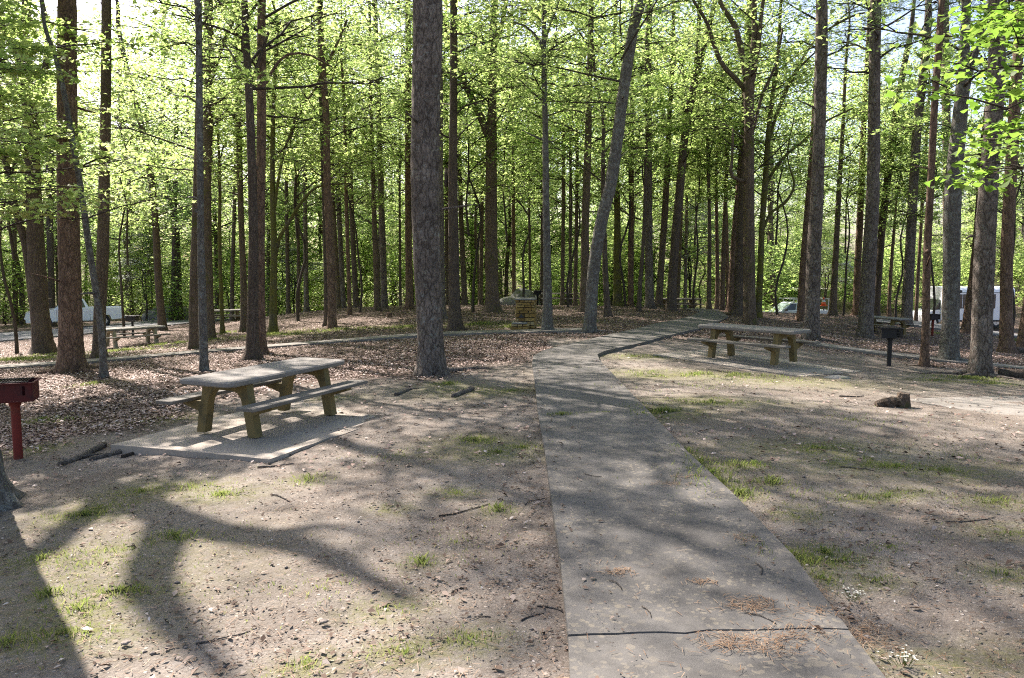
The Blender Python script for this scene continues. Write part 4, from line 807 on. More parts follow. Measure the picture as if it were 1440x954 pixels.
for i in range(6):
    g = np.random.default_rng(340 + i)
    r = thing('understory_sapling', 'slender bright leaved sapling under the tall woodland trees', 'sapling', (0, 0, 0), 0, 'bright saplings under the tall trees')
    mb = MB(); P = np.array([[g.normal(0, .08) * j, g.normal(0, .08) * j, -.2 + j * .9] for j in range(5)]); P[0, :2] = 0
    trunk_into(mb, catmull(P, 3), np.linspace(.055, .03, 13), g, 6, .4, .2); obj('trunk', mb.mesh('trunk', [M['twig']], smooth=True), r)
    c = obj('crown', LOW[i], r, (P[-1][0], P[-1][1], 1.9)); c.rotation_euler = (0, 0, g.random() * 6)
    SAP.append(r)
placed = []
def spread(protos, n, ymin, ymax, wide, gap, smin, smax, ok, power=1.0):
    done = 0; tries = 0; used = [False] * len(protos)
    while done < n and tries < 60000:
        tries += 1
        y = ymin + (ymax - ymin) * rng.random() ** power; x = (rng.random() * 2 - 1) * (wide * y + 5)
        if not ok(x, y) or any((x - a) ** 2 + (y - c) ** 2 < gap * gap for a, c in placed): continue
        placed.append((x, y)); i = int(rng.integers(len(protos))); s = rng.uniform(smin, smax); loc = (x, y, gz(x, y)); rz = rng.random() * 6.28
        if not used[i]:
            used[i] = True; p = protos[i]; p.location = loc; p.rotation_euler = (0, 0, rz); p.scale = (s,) * 3
        else: copy_thing(protos[i], loc, rz, s)
        done += 1
    for u, p in zip(used, protos):
        if not u:
            for c in list(p.children): bpy.data.objects.remove(c)
            bpy.data.objects.remove(p)
def clear(x, y):
    if -40 < x < -9 and y < 52 and y < 66 + x: return False      # car park and truck
    if x > 9 and y < 58 + (x - 25) * .35 and x < 44: return False   # bus road
    if abs(x - 21) < 5 and abs(y - 60) < 4: return False
    for (a, c, lat, ln) in ((-27, 49, 5, 13), (-20, 44, 5, 10), (29, 53, 4, 12), (20, 58, 3, 10)):      # open to the sun above the car park and the road
        u, v = (x - a) * -.63 + (y - c) * .78, (x - a) * .78 + (y - c) * .63
        if -3 < u < ln and abs(v) < lat: return False
    return y > 47 or abs(x) > 26
spread(WOOD, 112, 52, 130, .74, 2.6, .85, 1.2, clear, 1.25)
placed.clear()
spread(SAP, 130, 45, 95, .72, 1.9, .85, 1.5, clear, 1.3)
placed.clear()
spread(BUSHES, 190, 50, 105, .72, 1.5, .8, 1.9, clear, 1.2)
# a few saplings nearer, their sprays hanging between the trunks
for i, (px, py, d, s) in enumerate([(22, 470, 30, 1.3), (175, 470, 36, 1.2), (420, 455, 35, 1.3), (505, 440, 37, 1.1), (590, 440, 37, 1.3), (665, 445, 35, 1.2), (735, 438, 38, 1.15), (800, 438, 38, 1.2), (880, 436, 40, 1.2), (975, 436, 41, 1.2), (1095, 440, 41, 1.3), (1185, 440, 44, 1.25), (1260, 446, 43, 1.2), (1310, 460, 40, 1.3), (1420, 470, 38, 1.3)]):
    p = at_depth(px, py, d); copy_thing(SAP[i % 6], (p[0], p[1], gz(p[0], p[1])), i * 1.7, (s, s, s * 1.45), ['slender layered sapling at the edge of the litter slope before the woodland'][0])
# white flowering dogwoods
gd = 'white flowering dogwoods'
dg = thing('dogwood_tree', 'small white flowering dogwood behind the parked truck tailgate', 'tree', (0, 0, 0))
mb = MB(); trunk_into(mb, catmull([(0, 0, -.2), (.1, 0, 1), (0, .1, 2.2), (.1, 0, 3.2)], 3), np.linspace(.06, .02, 10), np.random.default_rng(5), 7, .4, .2); obj('trunk', mb.mesh('trunk', [M['twig']], smooth=True), dg)
obj('crown', DOG[0], dg, (0, 0, 1.2)); obj('crown', LOW[2], dg, (.3, .2, 1.0))
for j, (px, py, d, s, lb) in enumerate([(205, 446, 57, 1.3, None), (970, 428, 50, 1.5, 'white flowering dogwood behind the far plank picnic table'), (1160, 440, 58, 1.2, 'white flowering dogwood beyond the orange traffic cone'), (415, 440, 52, 1.0, 'pale flowering dogwood beyond the mossed walkway trees')]):
    p = at_depth(px, py, d); loc = (p[0], p[1], gz(p[0], p[1]))
    if j == 0: dg.location = loc; dg.scale = (s,) * 3
    else: copy_thing(dg, loc, j * 1.3, s, lb)

# ------------------------------------------------------------------ picnic tables
def rounded(hx, hy, r, n=5):
    out = []
    for cx, cy, a0 in ((hx - r, hy - r, 0), (-hx + r, hy - r, 90), (-hx + r, -hy + r, 180), (hx - r, -hy + r, 270)):
        for i in range(n + 1): a = R(a0 + 90 * i / n); out.append((cx + r * math.cos(a), cy + r * math.sin(a)))
    return out
def slab_mesh(name, hx, hy, r, z0, z1, mats, bev=.015, jit=.0):
    mb = MB(); V = []; o = rounded(hx, hy, r); n = len(o)
    for z, s in ((z0, bev), (z0 + bev, 0), (z1 - bev, 0), (z1, bev)):
        for x, y in o: V.append((x * (1 - s / hx) + rng.normal(0, jit), y * (1 - s / hy) + rng.normal(0, jit), z))
    f = [tuple(range(n))[::-1], tuple(range(3 * n, 4 * n))] + [(l * n + i, l * n + (i + 1) % n, (l + 1) * n + (i + 1) % n, (l + 1) * n + i) for l in range(3) for i in range(n)]
    mb.add(V, f); return mb.mesh(name, mats)
TOP = slab_mesh('tabletop', 1.195, .415, .09, .662, .735, [M['tabletop']], .016, .003)
TOPW = slab_mesh('tabletop', 1.195, .415, .02, .668, .728, [M['plank']], .008)
BEN = slab_mesh('bench', 1.207, .135, .012, .402, .446, [M['plank']], .006)
half = [(.475, 0), (.345, 0), (.275, .40), (.245, .49), (.19, .545), (.12, .565)]
br = [(.345, .66), (.385, .402), (.72, .402), (.73, .365), (.60, .325), (.43, .27)]
def frame_mesh(mat):
    mb = MB(); R_ = half + [(-x, z) for x, z in half[::-1]]        # inner outline under the arch
    outer = [(-x, z) for x, z in br[::-1]] + br
    poly = R_ + [(-.43, .27)][:0] + outer
    P = [(x, z) for x, z in poly]
    mb.prism([(y, z) for y, z in P], -.06, .06, 'x'); return mb.mesh('end_frame', [mat])
FRAME = frame_mesh(M['leg_paint']); FRAMEP = frame_mesh(M['leg_pale'])
def table(label, c, yaw, z, top=TOP, frame=FRAME):
    t = thing('picnic_table', label, 'picnic table', (c[0], c[1], z), yaw)
    obj('tabletop', top, t)
    for s in (-1, 1):
        obj('end_frame', frame, t, (s * .78, 0, 0)); obj('bench', BEN, t, (0, s * .632, 0))
    return t
def on(x, y, lift=0): return gz(x, y) + lift
table('concrete topped picnic table with yellow mossy legs beside the great grey pine', (-3.254, 10.505), R(67.13), on(-3.25, 10.5, .05))
table('picnic table across the path with sunlit grey top and ochre legs', (5.349, 17.52), R(-48.05), on(5.35, 17.5, .045))
def at_px(px, py, d): p = at_depth(px, py, d); return (p[0], p[1])
c = hit(186, 486.5); table('pale tan picnic table in the grass strip before the parking lot', c, R(48), c[2], TOP, FRAMEP)
c = at_px(312, 455, 41); table('dark grey picnic table standing in shade near the mossed sapling', c, R(25), on(*c))
c = at_px(1241, 474, 35); table('yellow legged picnic table behind the black pedestal grill', c, R(112), on(*c))
c = at_px(954, 432, 44); table('weathered plank picnic table behind the black leaning oak', c, R(2), on(*c) - .1, TOPW)
c = at_px(790, 425, 46); table('weathered plank picnic table beyond the leaning lichened trunk', c, R(-3), on(*c) + .05, TOPW)

# ------------------------------------------------------------------ grills on posts
def grill(label, x, y, z, yaw, fire, post, vertical=False, h=.68, dirt=0):
    t = thing('pedestal_grill', label, 'grill', (x, y, z), yaw)
    mb = MB(); W, D, Hh = .46, .36, .215; z0 = h
    mb.box((0, 0, z0 + .005), (W, D, .01)); mb.box((-W / 2 + .004, 0, z0 + Hh / 2 + .012), (.008, D, Hh)); mb.box((W / 2 - .004, 0, z0 + Hh / 2 + .012), (.008, D, Hh)); mb.box((0, D / 2 - .004, z0 + Hh / 2 + .012), (W - .02, .008, Hh))
    yf = -D / 2 + .004                                     # wall turned to the viewer, with its draught slots
    if vertical:
        mb.box((-.05, yf, z0 + Hh / 2 + .012), (W - .12, .008, Hh)); mb.box((W / 2 - .045, yf, z0 + Hh / 2 + .012), (.07, .008, Hh)); mb.box((W / 2 - .095, yf, z0 + .045), (.03, .008, .06)); mb.box((W / 2 - .095, yf, z0 + Hh - .008), (.03, .008, .03))
    else:
        mb.box((-.06, yf, z0 + Hh / 2 + .012), (W - .14, .008, Hh)); mb.box((W / 2 - .018, yf, z0 + Hh / 2 + .012), (.018, .008, Hh))
        for q in range(6): mb.box((W / 2 - .077, yf, z0 + .03 + q * .036), (.1, .008, .016))
    for sx, sy, lx, ly in ((0, -D / 2 - .024, W + .05, .028), (0, D / 2 + .014, W + .05, .028), (-W / 2 - .013, 0, .026, D), (W / 2 + .013, 0, .026, D)): mb.box((sx, sy, z0 + Hh + .016), (lx, ly, .012))
    obj('firebox', mb.mesh('firebox', [fire]), t)
    mb = MB(); zg = z0 + Hh + .03
    for q in range(12): mb.cyl((-W / 2 + .02 + q * .034, -D / 2, zg), (-W / 2 + .02 + q * .034, D / 2 - .02, zg), .005, k=6)
    for yy_ in (-D / 2, D / 2 - .02): mb.cyl((-W / 2, yy_, zg), (W / 2 - .04, yy_, zg), .007, k=6)
    obj('grate', mb.mesh('grate', [M['grill_black']]), t)
    mb = MB(); mb.cyl((-W / 2 - .1, -.05, zg), (-W / 2, -.05, zg), .009, k=8); mb.cyl((-W / 2 - .1, .05, zg), (-W / 2, .05, zg), .009, k=8); mb.cyl((-W / 2 - .1, -.06, zg), (-W / 2 - .1, .06, zg), .012, k=8)
    obj('handle', mb.mesh('handle', [M['grill_black']]), t)
    mb = MB(); mb.cyl((0, 0, -.25), (0, 0, h - .03), .052, k=18); mb.cyl((0, 0, h - .06), (0, 0, h), .066, k=18); mb.box((0, 0, h - .012), (.2, .16, .016))
    obj('post', mb.mesh('post', [post]), t)
    return t
p = hit(26, 645); grill('rusty red pedestal grill cut by the picture edge', p[0], p[1], p[2], R(20), M['grill_red'], M['post_red'], True, .72)
p = hit(1250, 514); grill('black pedestal grill on a dark post beside the slender young pine', p[0], p[1], p[2], R(-14), M['grill_black'], M['grill_black'], False, .66)
p = at_px(1311, 471, 36); grill('black pedestal grill on a rusty post before the white bus', p[0], p[1], on(*p), R(10), M['grill_black'], M['post_red'], False, .72)
p = at_px(187, 470, 36); grill('small black pedestal grill behind the pale tan picnic table', p[0], p[1], on(*p), R(-6), M['grill_black'], M['grill_black'], True, .74)
p = at_px(756, 424, 47); grill('black pedestal grill at the woodland rim near the boulders', p[0], p[1], on(*p) + .1, R(5), M['grill_black'], M['grill_black'], False, .6)

# ------------------------------------------------------------------ stone fireplace
b = hit(738, 464); y0 = b[1]; sc = y0 / F
fp = thing('stone_fireplace', 'square yellowish stone fireplace pillar with a low hearth by the walkway', 'fireplace', b, R(-8))
def stones(name, x0, x1, y0_, y1, z0, z1, ch, parent, seed):
    g = np.random.default_rng(seed); mb = MB(); z = z0
    mb.box(((x0 + x1) / 2, (y0_ + y1) / 2, (z0 + z1) / 2 - .01), (x1 - x0 - .06, y1 - y0_ - .06, z1 - z0 - .02), 1)
    while z < z1 - .02:
        hh = min(g.uniform(ch * .6, ch * 1.35), z1 - z)
        for side in range(4):
            a, b_ = (x0, x1) if side % 2 == 0 else (y0_, y1); s = a
            while s < b_ - .01:
                wd = min(g.uniform(.13, .34), b_ - s); wd = wd if b_ - s - wd > .07 else b_ - s
                m = (s + wd / 2); pr = g.uniform(-.012, .018); dp = .10
                if side == 0: c, d = (m, y0_ + dp / 2 - pr, z + hh / 2), (wd - .024, dp, hh - .024)
                elif side == 2: c, d = (m, y1 - dp / 2 + pr, z + hh / 2), (wd - .024, dp, hh - .024)
                elif side == 1: c, d = (x1 - dp / 2 + pr, m, z + hh / 2), (dp, wd - .024, hh - .024)
                else: c, d = (x0 + dp / 2 - pr, m, z + hh / 2), (dp, wd - .024, hh - .024)
                n0 = len(mb.v); mb.box(c, d); mb.v[-1] = mb.v[-1] + g.normal(0, .006, mb.v[-1].shape); s += wd
        z += hh
    return obj(name, mb.mesh(name, [M['stone'], M['mortar']]), parent)
k = sc
stones('pillar', -13 * k, 14 * k, -.05, .60, -.12, 42 * k, .10, fp, 3)
stones('hearth', -17 * k, 6 * k, -.42, -.06, -.12, 9.5 * k, .10, fp, 4)
mb = MB(); mb.box((.5 * k, .275, 42 * k + .025), (27.5 * k, .68, .05)); obj('capstone', mb.mesh('capstone', [M['rock']]), fp)
mb = MB(); mb.box((-6 * k, -.24, 9.5 * k + .02), (20 * k, .38, .045)); obj('hearth_slab', mb.mesh('hearth_slab', [M['rock']]), fp)
mb = MB(); mb.prism([(-.10, 17 * k), (.10, 17 * k), (.0, 23 * k)], -.075, -.03, 'y'); obj('fire_opening', mb.mesh('fire_opening', [M['black']]), fp, (-4.5 * k, 0, 0))

# ------------------------------------------------------------------ vehicles
def wheel(parent, x, y, r, s):
    a = np.linspace(0, 2 * math.pi, 28, endpoint=False); mb = MB()
    prof = [(r * .62, -.10), (r * .93, -.11), (r, -.07), (r, .07), (r * .93, .11), (r * .62, .10)]
    V = [(q * math.cos(t), w_, q * math.sin(t)) for q, w_ in prof for t in a]; n = len(a)
    mb.add(V, [(i * n + j, i * n + (j + 1) % n, ((i + 1) % 6) * n + (j + 1) % n, ((i + 1) % 6) * n + j) for i in range(6) for j in range(n)])
    w_ = obj('wheel', mb.mesh('wheel', [M['tyre']], True), parent, (x, y, r))
    mb = MB(); mb.cyl((0, s * .02, 0), (0, s * .07, 0), r * .6, r * .56, 24)
    for q in range(6): t = q * math.pi / 3; mb.box((math.cos(t) * r * .32, s * .08, math.sin(t) * r * .32), (r * .5, .02, .05), 0, ((math.cos(t), 0, -math.sin(t)), (0, 1, 0), (math.sin(t), 0, math.cos(t))))
    obj('rim', mb.mesh('rim', [M['rim']]), w_)
def arch(cx, r, n=9): return [(cx + r * math.cos(R(180 - 180 * i / (n - 1))) * 1.0, .48 + r * .98 * math.sin(R(180 * i / (n - 1)))) for i in range(n)]
def pickup(label, loc, yaw, paint, rack=False):
    t = thing('pickup_truck', label, 'pickup truck', loc, yaw)
    lower = [(-2.66, .40), (-2.2, .38)] + arch(-1.74, .43) + [(-1.25, .36), (1.05, .36)] + arch(1.55, .43) + [(2.05, .45), (2.66, .52), (2.70, .75), (.80, .80), (.78, 1.20), (-1.22, 1.17), (-2.25, 1.09), (-2.58, 1.0), (-2.70, .80)]
    lower = [(x, z) for x, z in lower]
    mb = MB(); mb.prism(lower, -.88, .88, 'y')
    for s in (-1, 1):
        mb.prism([(.82, .78), (2.68, .74), (2.68, 1.2), (.82, 1.22)], s * .80, s * .885, 'y')
    obj('body', mb.mesh('body', [paint]), t)
    mb = MB(); mb.box((2.66, 0, .99), (.07, 1.58, .42)); obj('tailgate', mb.mesh('tailgate', [paint]), t)
    # cab: roof narrower than the sills
    mb = MB(); bt, tp = [(-1.2, .86), (.80, .86)], [(-.42, .66), (.52, .66)]
    V = [(-1.22, -.86, 1.16), (.79, -.86, 1.19), (.79, .86, 1.19), (-1.22, .86, 1.16), (-.40, -.66, 1.74), (.50, -.66, 1.75), (.50, .66, 1.75), (-.40, .66, 1.74), (-.30, -.60, 1.79), (.42, -.60, 1.79), (.42, .60, 1.79), (-.30, .60, 1.79)]
    mb.add(V, [(3, 2, 1, 0), (0, 1, 5, 4), (1, 2, 6, 5), (2, 3, 7, 6), (3, 0, 4, 7), (4, 5, 9, 8), (5, 6, 10, 9), (6, 7, 11, 10), (7, 4, 8, 11), (8, 9, 10, 11)])
    obj('cab', mb.mesh('cab', [paint]), t)
    def quad(name, P, mat, off):
        P = np.array(P, float); n = np.cross(P[1] - P[0], P[2] - P[0]); n /= np.linalg.norm(n); mb = MB()
        mb.add(np.vstack([P + n * .006, P - n * .012]), [(0, 1, 2, 3), (7, 6, 5, 4), (0, 4, 5, 1), (1, 5, 6, 2), (2, 6, 7, 3), (3, 7, 4, 0)]); obj(name, mb.mesh(name, [mat]), t)
    lp = lambda a, b, u: np.array(a) * (1 - u) + np.array(b) * u
    def face(a, b, c_, d, u0, u1, v0, v1): return [lp(lp(a, b, u), lp(d, c_, u), v) for u, v in ((u0, v0), (u1, v0), (u1, v1), (u0, v1))]
    quad('windscreen', face(V[3], V[0], V[4], V[7], .05, .95, .06, .95), M['windscreen'], 0)
    quad('rear_window', face(V[1], V[2], V[6], V[5], .1, .9, .15, .9), M['glass'], 0)
    for (a, b, c_, d) in ((V[0], V[1], V[5], V[4]), (V[2], V[3], V[7], V[6])):
        rev = a is V[2]
        for u0, u1 in (((.12, .56), (.60, .9)) if not rev else ((.10, .40), (.44, .88))): quad('side_window', face(a, b, c_, d, u0, u1, .12, .9), M['glass'], 0)
    mb = MB(); mb.box((-2.68, 0, .80), (.06, 1.25, .26)); mb.box((-2.66, 0, .52), (.08, 1.5, .16)); obj('front_grille', mb.mesh('front_grille', [M['black']]), t)
    mb = MB(); mb.box((-2.70, 0, .66), (.10, 1.72, .10)); obj('front_bumper', mb.mesh('front_bumper', [paint]), t)
    mb = MB(); mb.box((2.74, 0, .56), (.12, 1.6, .14)); obj('rear_bumper', mb.mesh('rear_bumper', [M['silver']]), t)
    for s in (-1, 1):
        mb = MB(); mb.box((-2.58, s * .74, .90), (.18, .24, .13)); obj('headlight', mb.mesh('headlight', [M['lamp']]), t)
        mb = MB(); mb.box((2.66, s * .865, 1.02), (.10, .06, .30)); obj('tail_light', mb.mesh('tail_light', [M['red']]), t)
        mb = MB(); mb.box((-.86, s * 1.0, 1.28), (.12, .2, .16)); obj('wing_mirror', mb.mesh('wing_mirror', [M['black']]), t)
        mb = MB()
        for x in (-1.02, .0, .80): mb.box((x, s * .8825, .82), (.012, .006, .72))
        mb.box((-.1, s * .884, .40), (2.3, .03, .07)); obj('door_seam', mb.mesh('door_seam', [M['black']]), t)
        mb = MB(); mb.box((-.14, s * .89, 1.04), (.16, .03, .035)); mb.box((.66, s * .89, 1.04), (.13, .03, .035)); obj('door_handle', mb.mesh('door_handle', [paint]), t)
        wheel(t, -1.74, s * .80, .375, s); wheel(t, 1.55, s * .80, .375, s)
    if rack:
        mb = MB()
        for x in (-.2, .9, 2.5):
            for s in (-1, 1): mb.box((x, s * .78, 1.62 if x > .5 else 1.86), (.05, .05, .84 if x > .5 else .30))
            mb.box((x, 0, 2.04), (.05, 1.6, .05))
        for s in (-1, 1): mb.box((1.15, s * .78, 2.04), (3.4, .05, .05))
        obj('ladder_rack', mb.mesh('ladder_rack', [M['steel']]), t)
    return t
c = at_depth(107, 463, 50); pickup('white pickup truck parked on the asphalt behind the thick reddish pine', (c[0], c[1], gz(c[0], c[1]) + .06), R(30), M['white'])
c = at_depth(1112, 437, 58); pickup('pale grey pickup with ladder rack parked beyond the crest', (c[0], c[1], gz(c[0], c[1]) - .55), R(8), M['silver'], True)

c = at_depth(1359, 462, 56)
bus = thing('shuttle_bus', 'white shuttle bus with dark windows standing among the pines', 'bus', (c[0], c[1], gz(c[0], c[1]) + .06), R(4))
mb = MB(); hw = 1.1
prof = [(-hw, .45), (-hw, 2.45), (-hw * .96, 2.68), (-hw * .82, 2.8), (-.4, 2.88), (.4, 2.88), (hw * .82, 2.8), (hw * .96, 2.68), (hw, 2.45), (hw, .45)]
mb.prism(prof, -2.6, 2.65, 'x'); obj('body', mb.mesh('body', [M['white']]), bus)
mb = MB(); mb.prism([(-3.75, .42), (-3.8, .9), (-3.6, 1.1), (-2.95, 1.25), (-2.603, 1.3), (-2.603, .42)], -.98, .98, 'y'); obj('hood', mb.mesh('hood', [M['white']]), bus)
mb = MB(); mb.prism([(-2.97, 1.26), (-2.62, 1.98), (-2.603, 1.98), (-2.603, 1.26)], -.9, .9, 'y'); obj('windscreen', mb.mesh('windscreen', [M['glass']]), bus)
for u0, u1 in ((.055, .155), (.172, .27), (.29, .385), (.405, .495), (.64, .73), (.84, .925)):
    for s in (-1, 1):
        xa, xb = -2.6 + 5.25 * u0, -2.6 + 5.25 * u1
        mb = MB(); mb.box(((xa + xb) / 2, s * 1.104, 1.86), (xb - xa, .02, .92)); wn = obj('window', mb.mesh('window', [M['glass']]), bus)
        mb = MB()
        mb.box(((xa + xb) / 2, s * 1.106, 2.335), (xb - xa + .05, .024, .03)); mb.box(((xa + xb) / 2, s * 1.106, 1.385), (xb - xa + .05, .024, .03)); mb.box(((xa + xb) / 2, s * 1.116, 2.05), (xb - xa, .008, .025)); mb.box((xa - .012, s * 1.106, 1.86), (.026, .024, .92)); mb.box((xb + .012, s * 1.106, 1.86), (.026, .024, .92))
        obj('window_frame', mb.mesh('window_frame', [M['black']]), wn)
mb = MB(); mb.box((0, -1.105, 2.47), (5.2, .02, .03)); mb.box((0, -1.105, .5), (5.25, .03, .12)); mb.box((2.66, 0, .5), (.1, 2.1, .2)); obj('trim_strip', mb.mesh('trim_strip', [M['black']]), bus)
for x in (-3.1, 1.5):
    for s in (-1, 1): wheel(bus, x, s * .92, .40, s)
for s in (-1, 1):
    mb = MB(); mb.box((-3.72, s * .72, .86), (.14, .3, .2)); obj('headlight', mb.mesh('headlight', [M['lamp']]), bus)
    mb = MB(); mb.box((2.66, s * .95, .95), (.04, .14, .3)); obj('tail_light', mb.mesh('tail_light', [M['red']]), bus)
mb = MB(); mb.box((-2.5, -1.27, 1.8), (.1, .16, .32)); mb.box((-2.5, -1.16, 1.92), (.04, .12, .03)); obj('wing_mirror', mb.mesh('wing_mirror', [M['black']]), bus)

def cone(label, px, py, d, group=None, h=.72):
    c = at_depth(px, py, d); t = thing('traffic_cone', label, 'traffic cone', (c[0], c[1], c[2]), 0, group)
    mb = MB(); mb.tube([(0, 0, .03), (0, 0, h * .45)], [.15, .10], 16); mb.tube([(0, 0, h * .72), (0, 0, h)], [.065, .03], 16); obj('cone', mb.mesh('cone', [M['orange']], True), t)
    mb = MB(); mb.tube([(0, 0, h * .45), (0, 0, h * .72)], [.102, .067], 16); obj('reflective_band', mb.mesh('reflective_band', [M['lamp']]), t)
    mb = MB(); mb.box((0, 0, .015), (.4, .4, .03)); obj('base', mb.mesh('base', [M['orange']]), t)
c = at_depth(1158, 430.5, 50)
mb = MB(); 
cone('orange and white traffic cone between two pine trunks beyond the crest', 1158, 430.5, 44.5, h=.5)

# ------------------------------------------------------------------ logs, stumps, rocks, sticks, flowers
def log(name, label, cat, P0, P1, r0, r1, mat, bend=.05, k=12, group=None, stub=0, lift=.6):
    P0, P1 = np.array(P0, float), np.array(P1, float); g = np.random.default_rng(int(abs(P0[0] * 991 + P1[1] * 77)) + 1)
    m = max(5, int(np.linalg.norm(P1 - P0) / .12)); P = P0 + (P1 - P0) * np.linspace(0, 1, m)[:, None]
    P[1:-1, :2] += g.normal(0, bend * .3, (m - 2, 2)); sd_ = np.array([-(P1 - P0)[1], (P1 - P0)[0], 0]); sd_ /= np.linalg.norm(sd_) + 1e-9
    P += sd_ * (np.sin(np.linspace(0, math.pi, m)) * bend * g.choice([-1, 1]))[:, None]
    rr = np.linspace(r0, r1, m); P[:, 2] = relief(P[:, 0], P[:, 1]) + rr * lift
    mb = MB(); mb.tube(P - P0 * [1, 1, 0] - [0, 0, P[0][2]], rr, k, wob=1 + g.normal(0, .07, (m, k)))
    for q in range(stub):
        i = int(g.integers(1, m - 1)); d = (P1 - P0) / np.linalg.norm(P1 - P0) * g.uniform(.3, .8) + sd_ * g.choice([-1, 1]) * .7; ln = np.linalg.norm(P1 - P0) * g.uniform(.2, .4)
        q0 = P[i] - P0 * [1, 1, 0] - [0, 0, P[0][2]]; mb.tube([q0, q0 + d * ln * .5 + [0, 0, .01], q0 + d * ln], [rr[i] * .6, rr[i] * .45, rr[i] * .2], 6)
    o = obj(name, mb.mesh(name, [M[mat]], True), loc=(P0[0], P0[1], P[0][2])); o['label'] = label; o['category'] = cat
    if group: o['group'] = group
    return o
H_ = hit
log('log', 'grey rotting log lying before the corner of the picnic pad', 'log', H_(84, 655), H_(146, 629), .032, .045, 'deadwood', .05, stub=2)
log('log', 'pale barkless branch lying beside the rotting log at the pad corner', 'log', H_(126, 646), H_(178, 634), .026, .035, 'deadwood', .03)
log('branch', 'thin dark branch poking over the edge of the picnic pad', 'branch', H_(172, 642), H_(205, 631), .025, .015, 'twig', .02)
log('log', 'short pale log on the moss near the great grey pine', 'log', H_(637, 557), H_(664, 546), .035, .045, 'deadwood', .03)
log('branch', 'dark broken branch on the leaf litter behind the great grey pine', 'branch', H_(658, 508), H_(690, 509), .03, .02, 'twig', .05, stub=2)
log('branch', 'gnarled dead branch left of the foot of the great grey pine'.replace('left of', 'just before'), 'branch', H_(556, 556), H_(578, 545), .03, .02, 'deadwood', .05, stub=2)
log('log', 'long dark log lying along the walkway edge behind the big dark pine', 'log', H_(1404, 529), H_(1475, 534), .11, .12, 'oak_dark', .03)
log('log', 'round blackened log lying under the leaning pine at the picture edge', 'log', H_(1427, 497), H_(1470, 499), .14, .15, 'oak_dark', .02)
for i, (a, b, r, lb) in enumerate([((617, 724), (689, 708), .010, 'long dark stick on the bare dirt near a dry grass tuft'), ((362, 659), (413, 653), .018, 'knobbly stick beside the picnic pad'), ((275, 905), (352, 884), .009, 'forked thin twig in the branching tree shadow'), ((381, 697), (407, 707), .013, 'short pale stick on the sunlit dirt'), ((636, 838), (657, 829), .012, 'small dark stick lying in the middle of the bare dirt'),
     ((738, 709), (766, 699), .008, 'thin twig touching the path edge'), ((733, 873), (765, 862), .009, 'crooked twig among dead leaves near the path edge'), ((755, 852), (792, 862), .009, 'pale curved twig beside the path edge'), ((150, 836), (185, 828), .014, 'bark strip on the sunlit dirt near the big shadow'), ((690, 868), (660, 876), .006, 'tiny twig in the shade'), ((1180, 655), (1230, 661), .010, 'dark twig beyond the grass tufts'), ((1330, 735), (1400, 725), .009, 'long twig among the rough dirt'), ((1008, 522), (1040, 527), .012, 'stick in the grass before the sunlit picnic table'), ((1180, 557), (1215, 556), .02, 'flat dark stick near the split stump'), ((1310, 525), (1270, 523), .02, 'long stick beside the black grill post')]):
    log('stick', lb, 'stick', H_(*a), H_(*b), r * .65, r * .35, 'twig' if i % 4 == 0 else 'deadwood', .03, 6, None, 1 if i % 2 == 0 else 0, lift=1.3)
for (a, b, lb) in [((1045, 878), (1090, 897), 'dry stick lying across the path near the crack'), ((856, 832), (874, 845), 'short twig on the path'), ((821, 676), (846, 682), 'brown twig on the shaded part of the path'), ((1062, 806), (1070, 822), 'curved pale twig on the path near its edge'), ((902, 872), (916, 884), 'pale needle bundle stick on the lichened path')]:
    o = log('stick', lb, 'stick', H_(*a), H_(*b), .0045, .003, 'deadwood', .02, 6, None, 0); o.location.z = gz(o.location.x, o.location.y) + .065
def stump(label, px, py, w, h, mat, extra=False):
    b = H_(px, py); s = b[1] / F; g = np.random.default_rng(px); t = thing('stump', label, 'stump', b); mb = MB()
    mb.tube([(0, 0, -.15), (0, 0, .02), (.01, 0, h * s * .6), (.015, 0, h * s)], [w * s * .62, w * s * .56, w * s * .47, w * s * .42], 14, wob=1 + g.normal(0, .08, (4, 14))); obj('stub', mb.mesh('stub', [M[mat]]), t)
    if extra:
        mb = MB(); P = np.array([(-w * s * .5, -.02, .03), (-w * s * 1.2, -.05, .05), (-w * s * 2.2, -.04, .02)]); mb.tube(catmull(P, 4), np.linspace(.10, .05, 9), 9, wob=1 + g.normal(0, .2, (9, 9))); obj('rotten_log', mb.mesh('rotten_log', [M['oak_brown']]), t)
stump('split upright stump with a rotten log against it on bare dirt', 1269, 570, 18, 17, 'oak_brown', True)
stump('low square cut stump on the litter slope among slim trunks', 547, 446, 8, 6, 'pine_red')
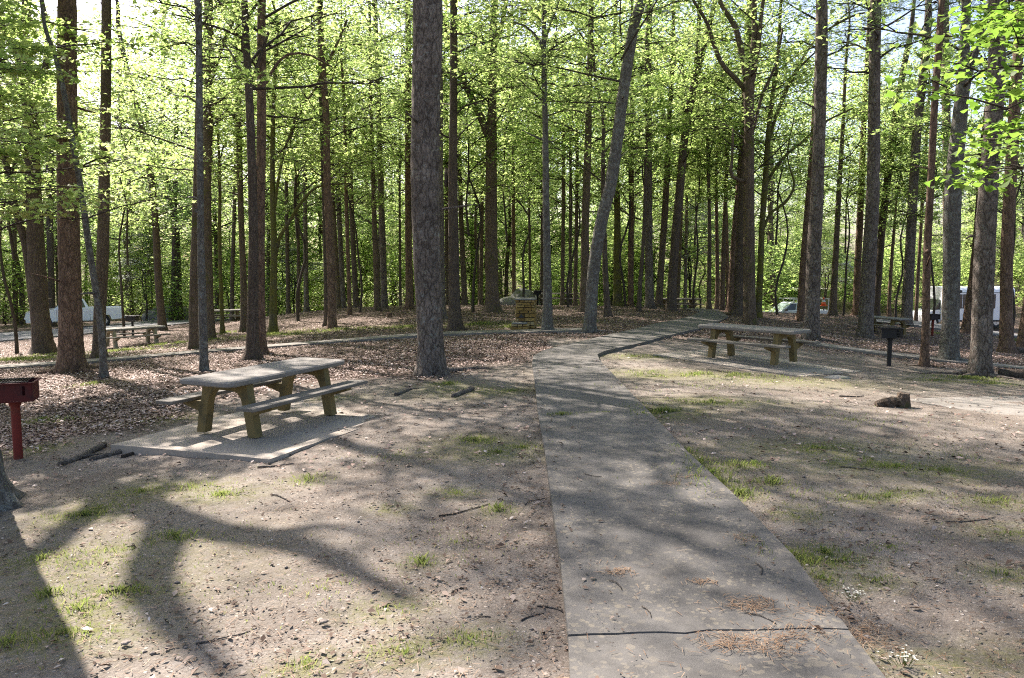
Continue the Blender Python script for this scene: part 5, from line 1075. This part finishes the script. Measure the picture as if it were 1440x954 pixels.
def rock(label, px, py, d, sx, sy, sz, mat='rock', name='boulder'):
    c = H_(px, py) if d is None else at_depth(px, py, d); z = gz(c[0], c[1]); g = np.random.default_rng(px + 1)
    import bmesh
    bm = bmesh.new(); bmesh.ops.create_icosphere(bm, subdivisions=3, radius=1)
    ph = g.random((5, 3)) * 6; fr = g.normal(0, 1.7, (5, 3))
    for v in bm.verts:
        p = np.array(v.co); q = 1 + sum(.09 * math.sin(fr[i] @ p + ph[i][0]) for i in range(5)) + g.normal(0, .02); v.co = (p[0] * sx * q, p[1] * sy * q, p[2] * sz * q)
    me = bpy.data.meshes.new(name); bm.to_mesh(me); bm.free(); me.materials.append(M[mat])
    o = obj(name, me, loc=(c[0], c[1], z + sz * (.25 if name == 'boulder' else -.2))); o['label'] = label; o['category'] = 'rock'
rock('grey boulder behind the stone fireplace by a pink pine', 732, 424, 47, .75, .6, .7); rock('dark boulder between the slim stems at the woodland rim', 746, 424, 48, .9, .7, .75); rock('sloping grey rock behind the stout brown forked oak', 716, 428, 46, .8, .5, .45)
rock('dark mound of rock at the far side of the asphalt', 240, 447, 58, 1.7, .9, .8); rock('flat grey rock half buried near the sunlit picnic table', 1178, 532, None, .24, .15, .06, name='rock'); rock('small pale stone on the bare dirt beside a leaf', 132, 741, None, .022, .018, .014, 'pebble', 'rock'); rock('buff stone lying in the open sunlit dirt', 454, 875, None, .026, .02, .012, 'pebble', 'rock'); rock('flat whitish stone near the picture bottom', 178, 908, None, .026, .02, .012, 'pebble', 'rock')
for i, (px, py, lb) in enumerate([(1200, 846, 'tiny white flower cluster at the path edge'), (1272, 938, 'lilac white flower cluster at the bottom of the picture')]):
    b = H_(px, py); t = thing('flower_clump', lb, 'flower', b); g = np.random.default_rng(i); m = 26
    P = np.c_[g.normal(0, .05, m), g.normal(0, .04, m), g.uniform(.025, .055, m)]; mb = MB(); mp = MB()
    for q in P:
        mb.tube([(q[0] * .5, q[1] * .5, -.01), q], [.0015, .001], 4)
        for j in range(5):
            a = j * 1.2566 + q[0] * 40; u = np.array([math.cos(a), math.sin(a), .25]); v_ = np.array([-math.sin(a), math.cos(a), 0])
            mp.add([q, q + u * .005 + v_ * .003, q + u * .008, q + u * .005 - v_ * .003], [(0, 1, 2, 3)])
    obj('stem', mb.mesh('stem', [M['grass']]), t); obj('blossom', mp.mesh('blossom', [M['blossom']]), t)
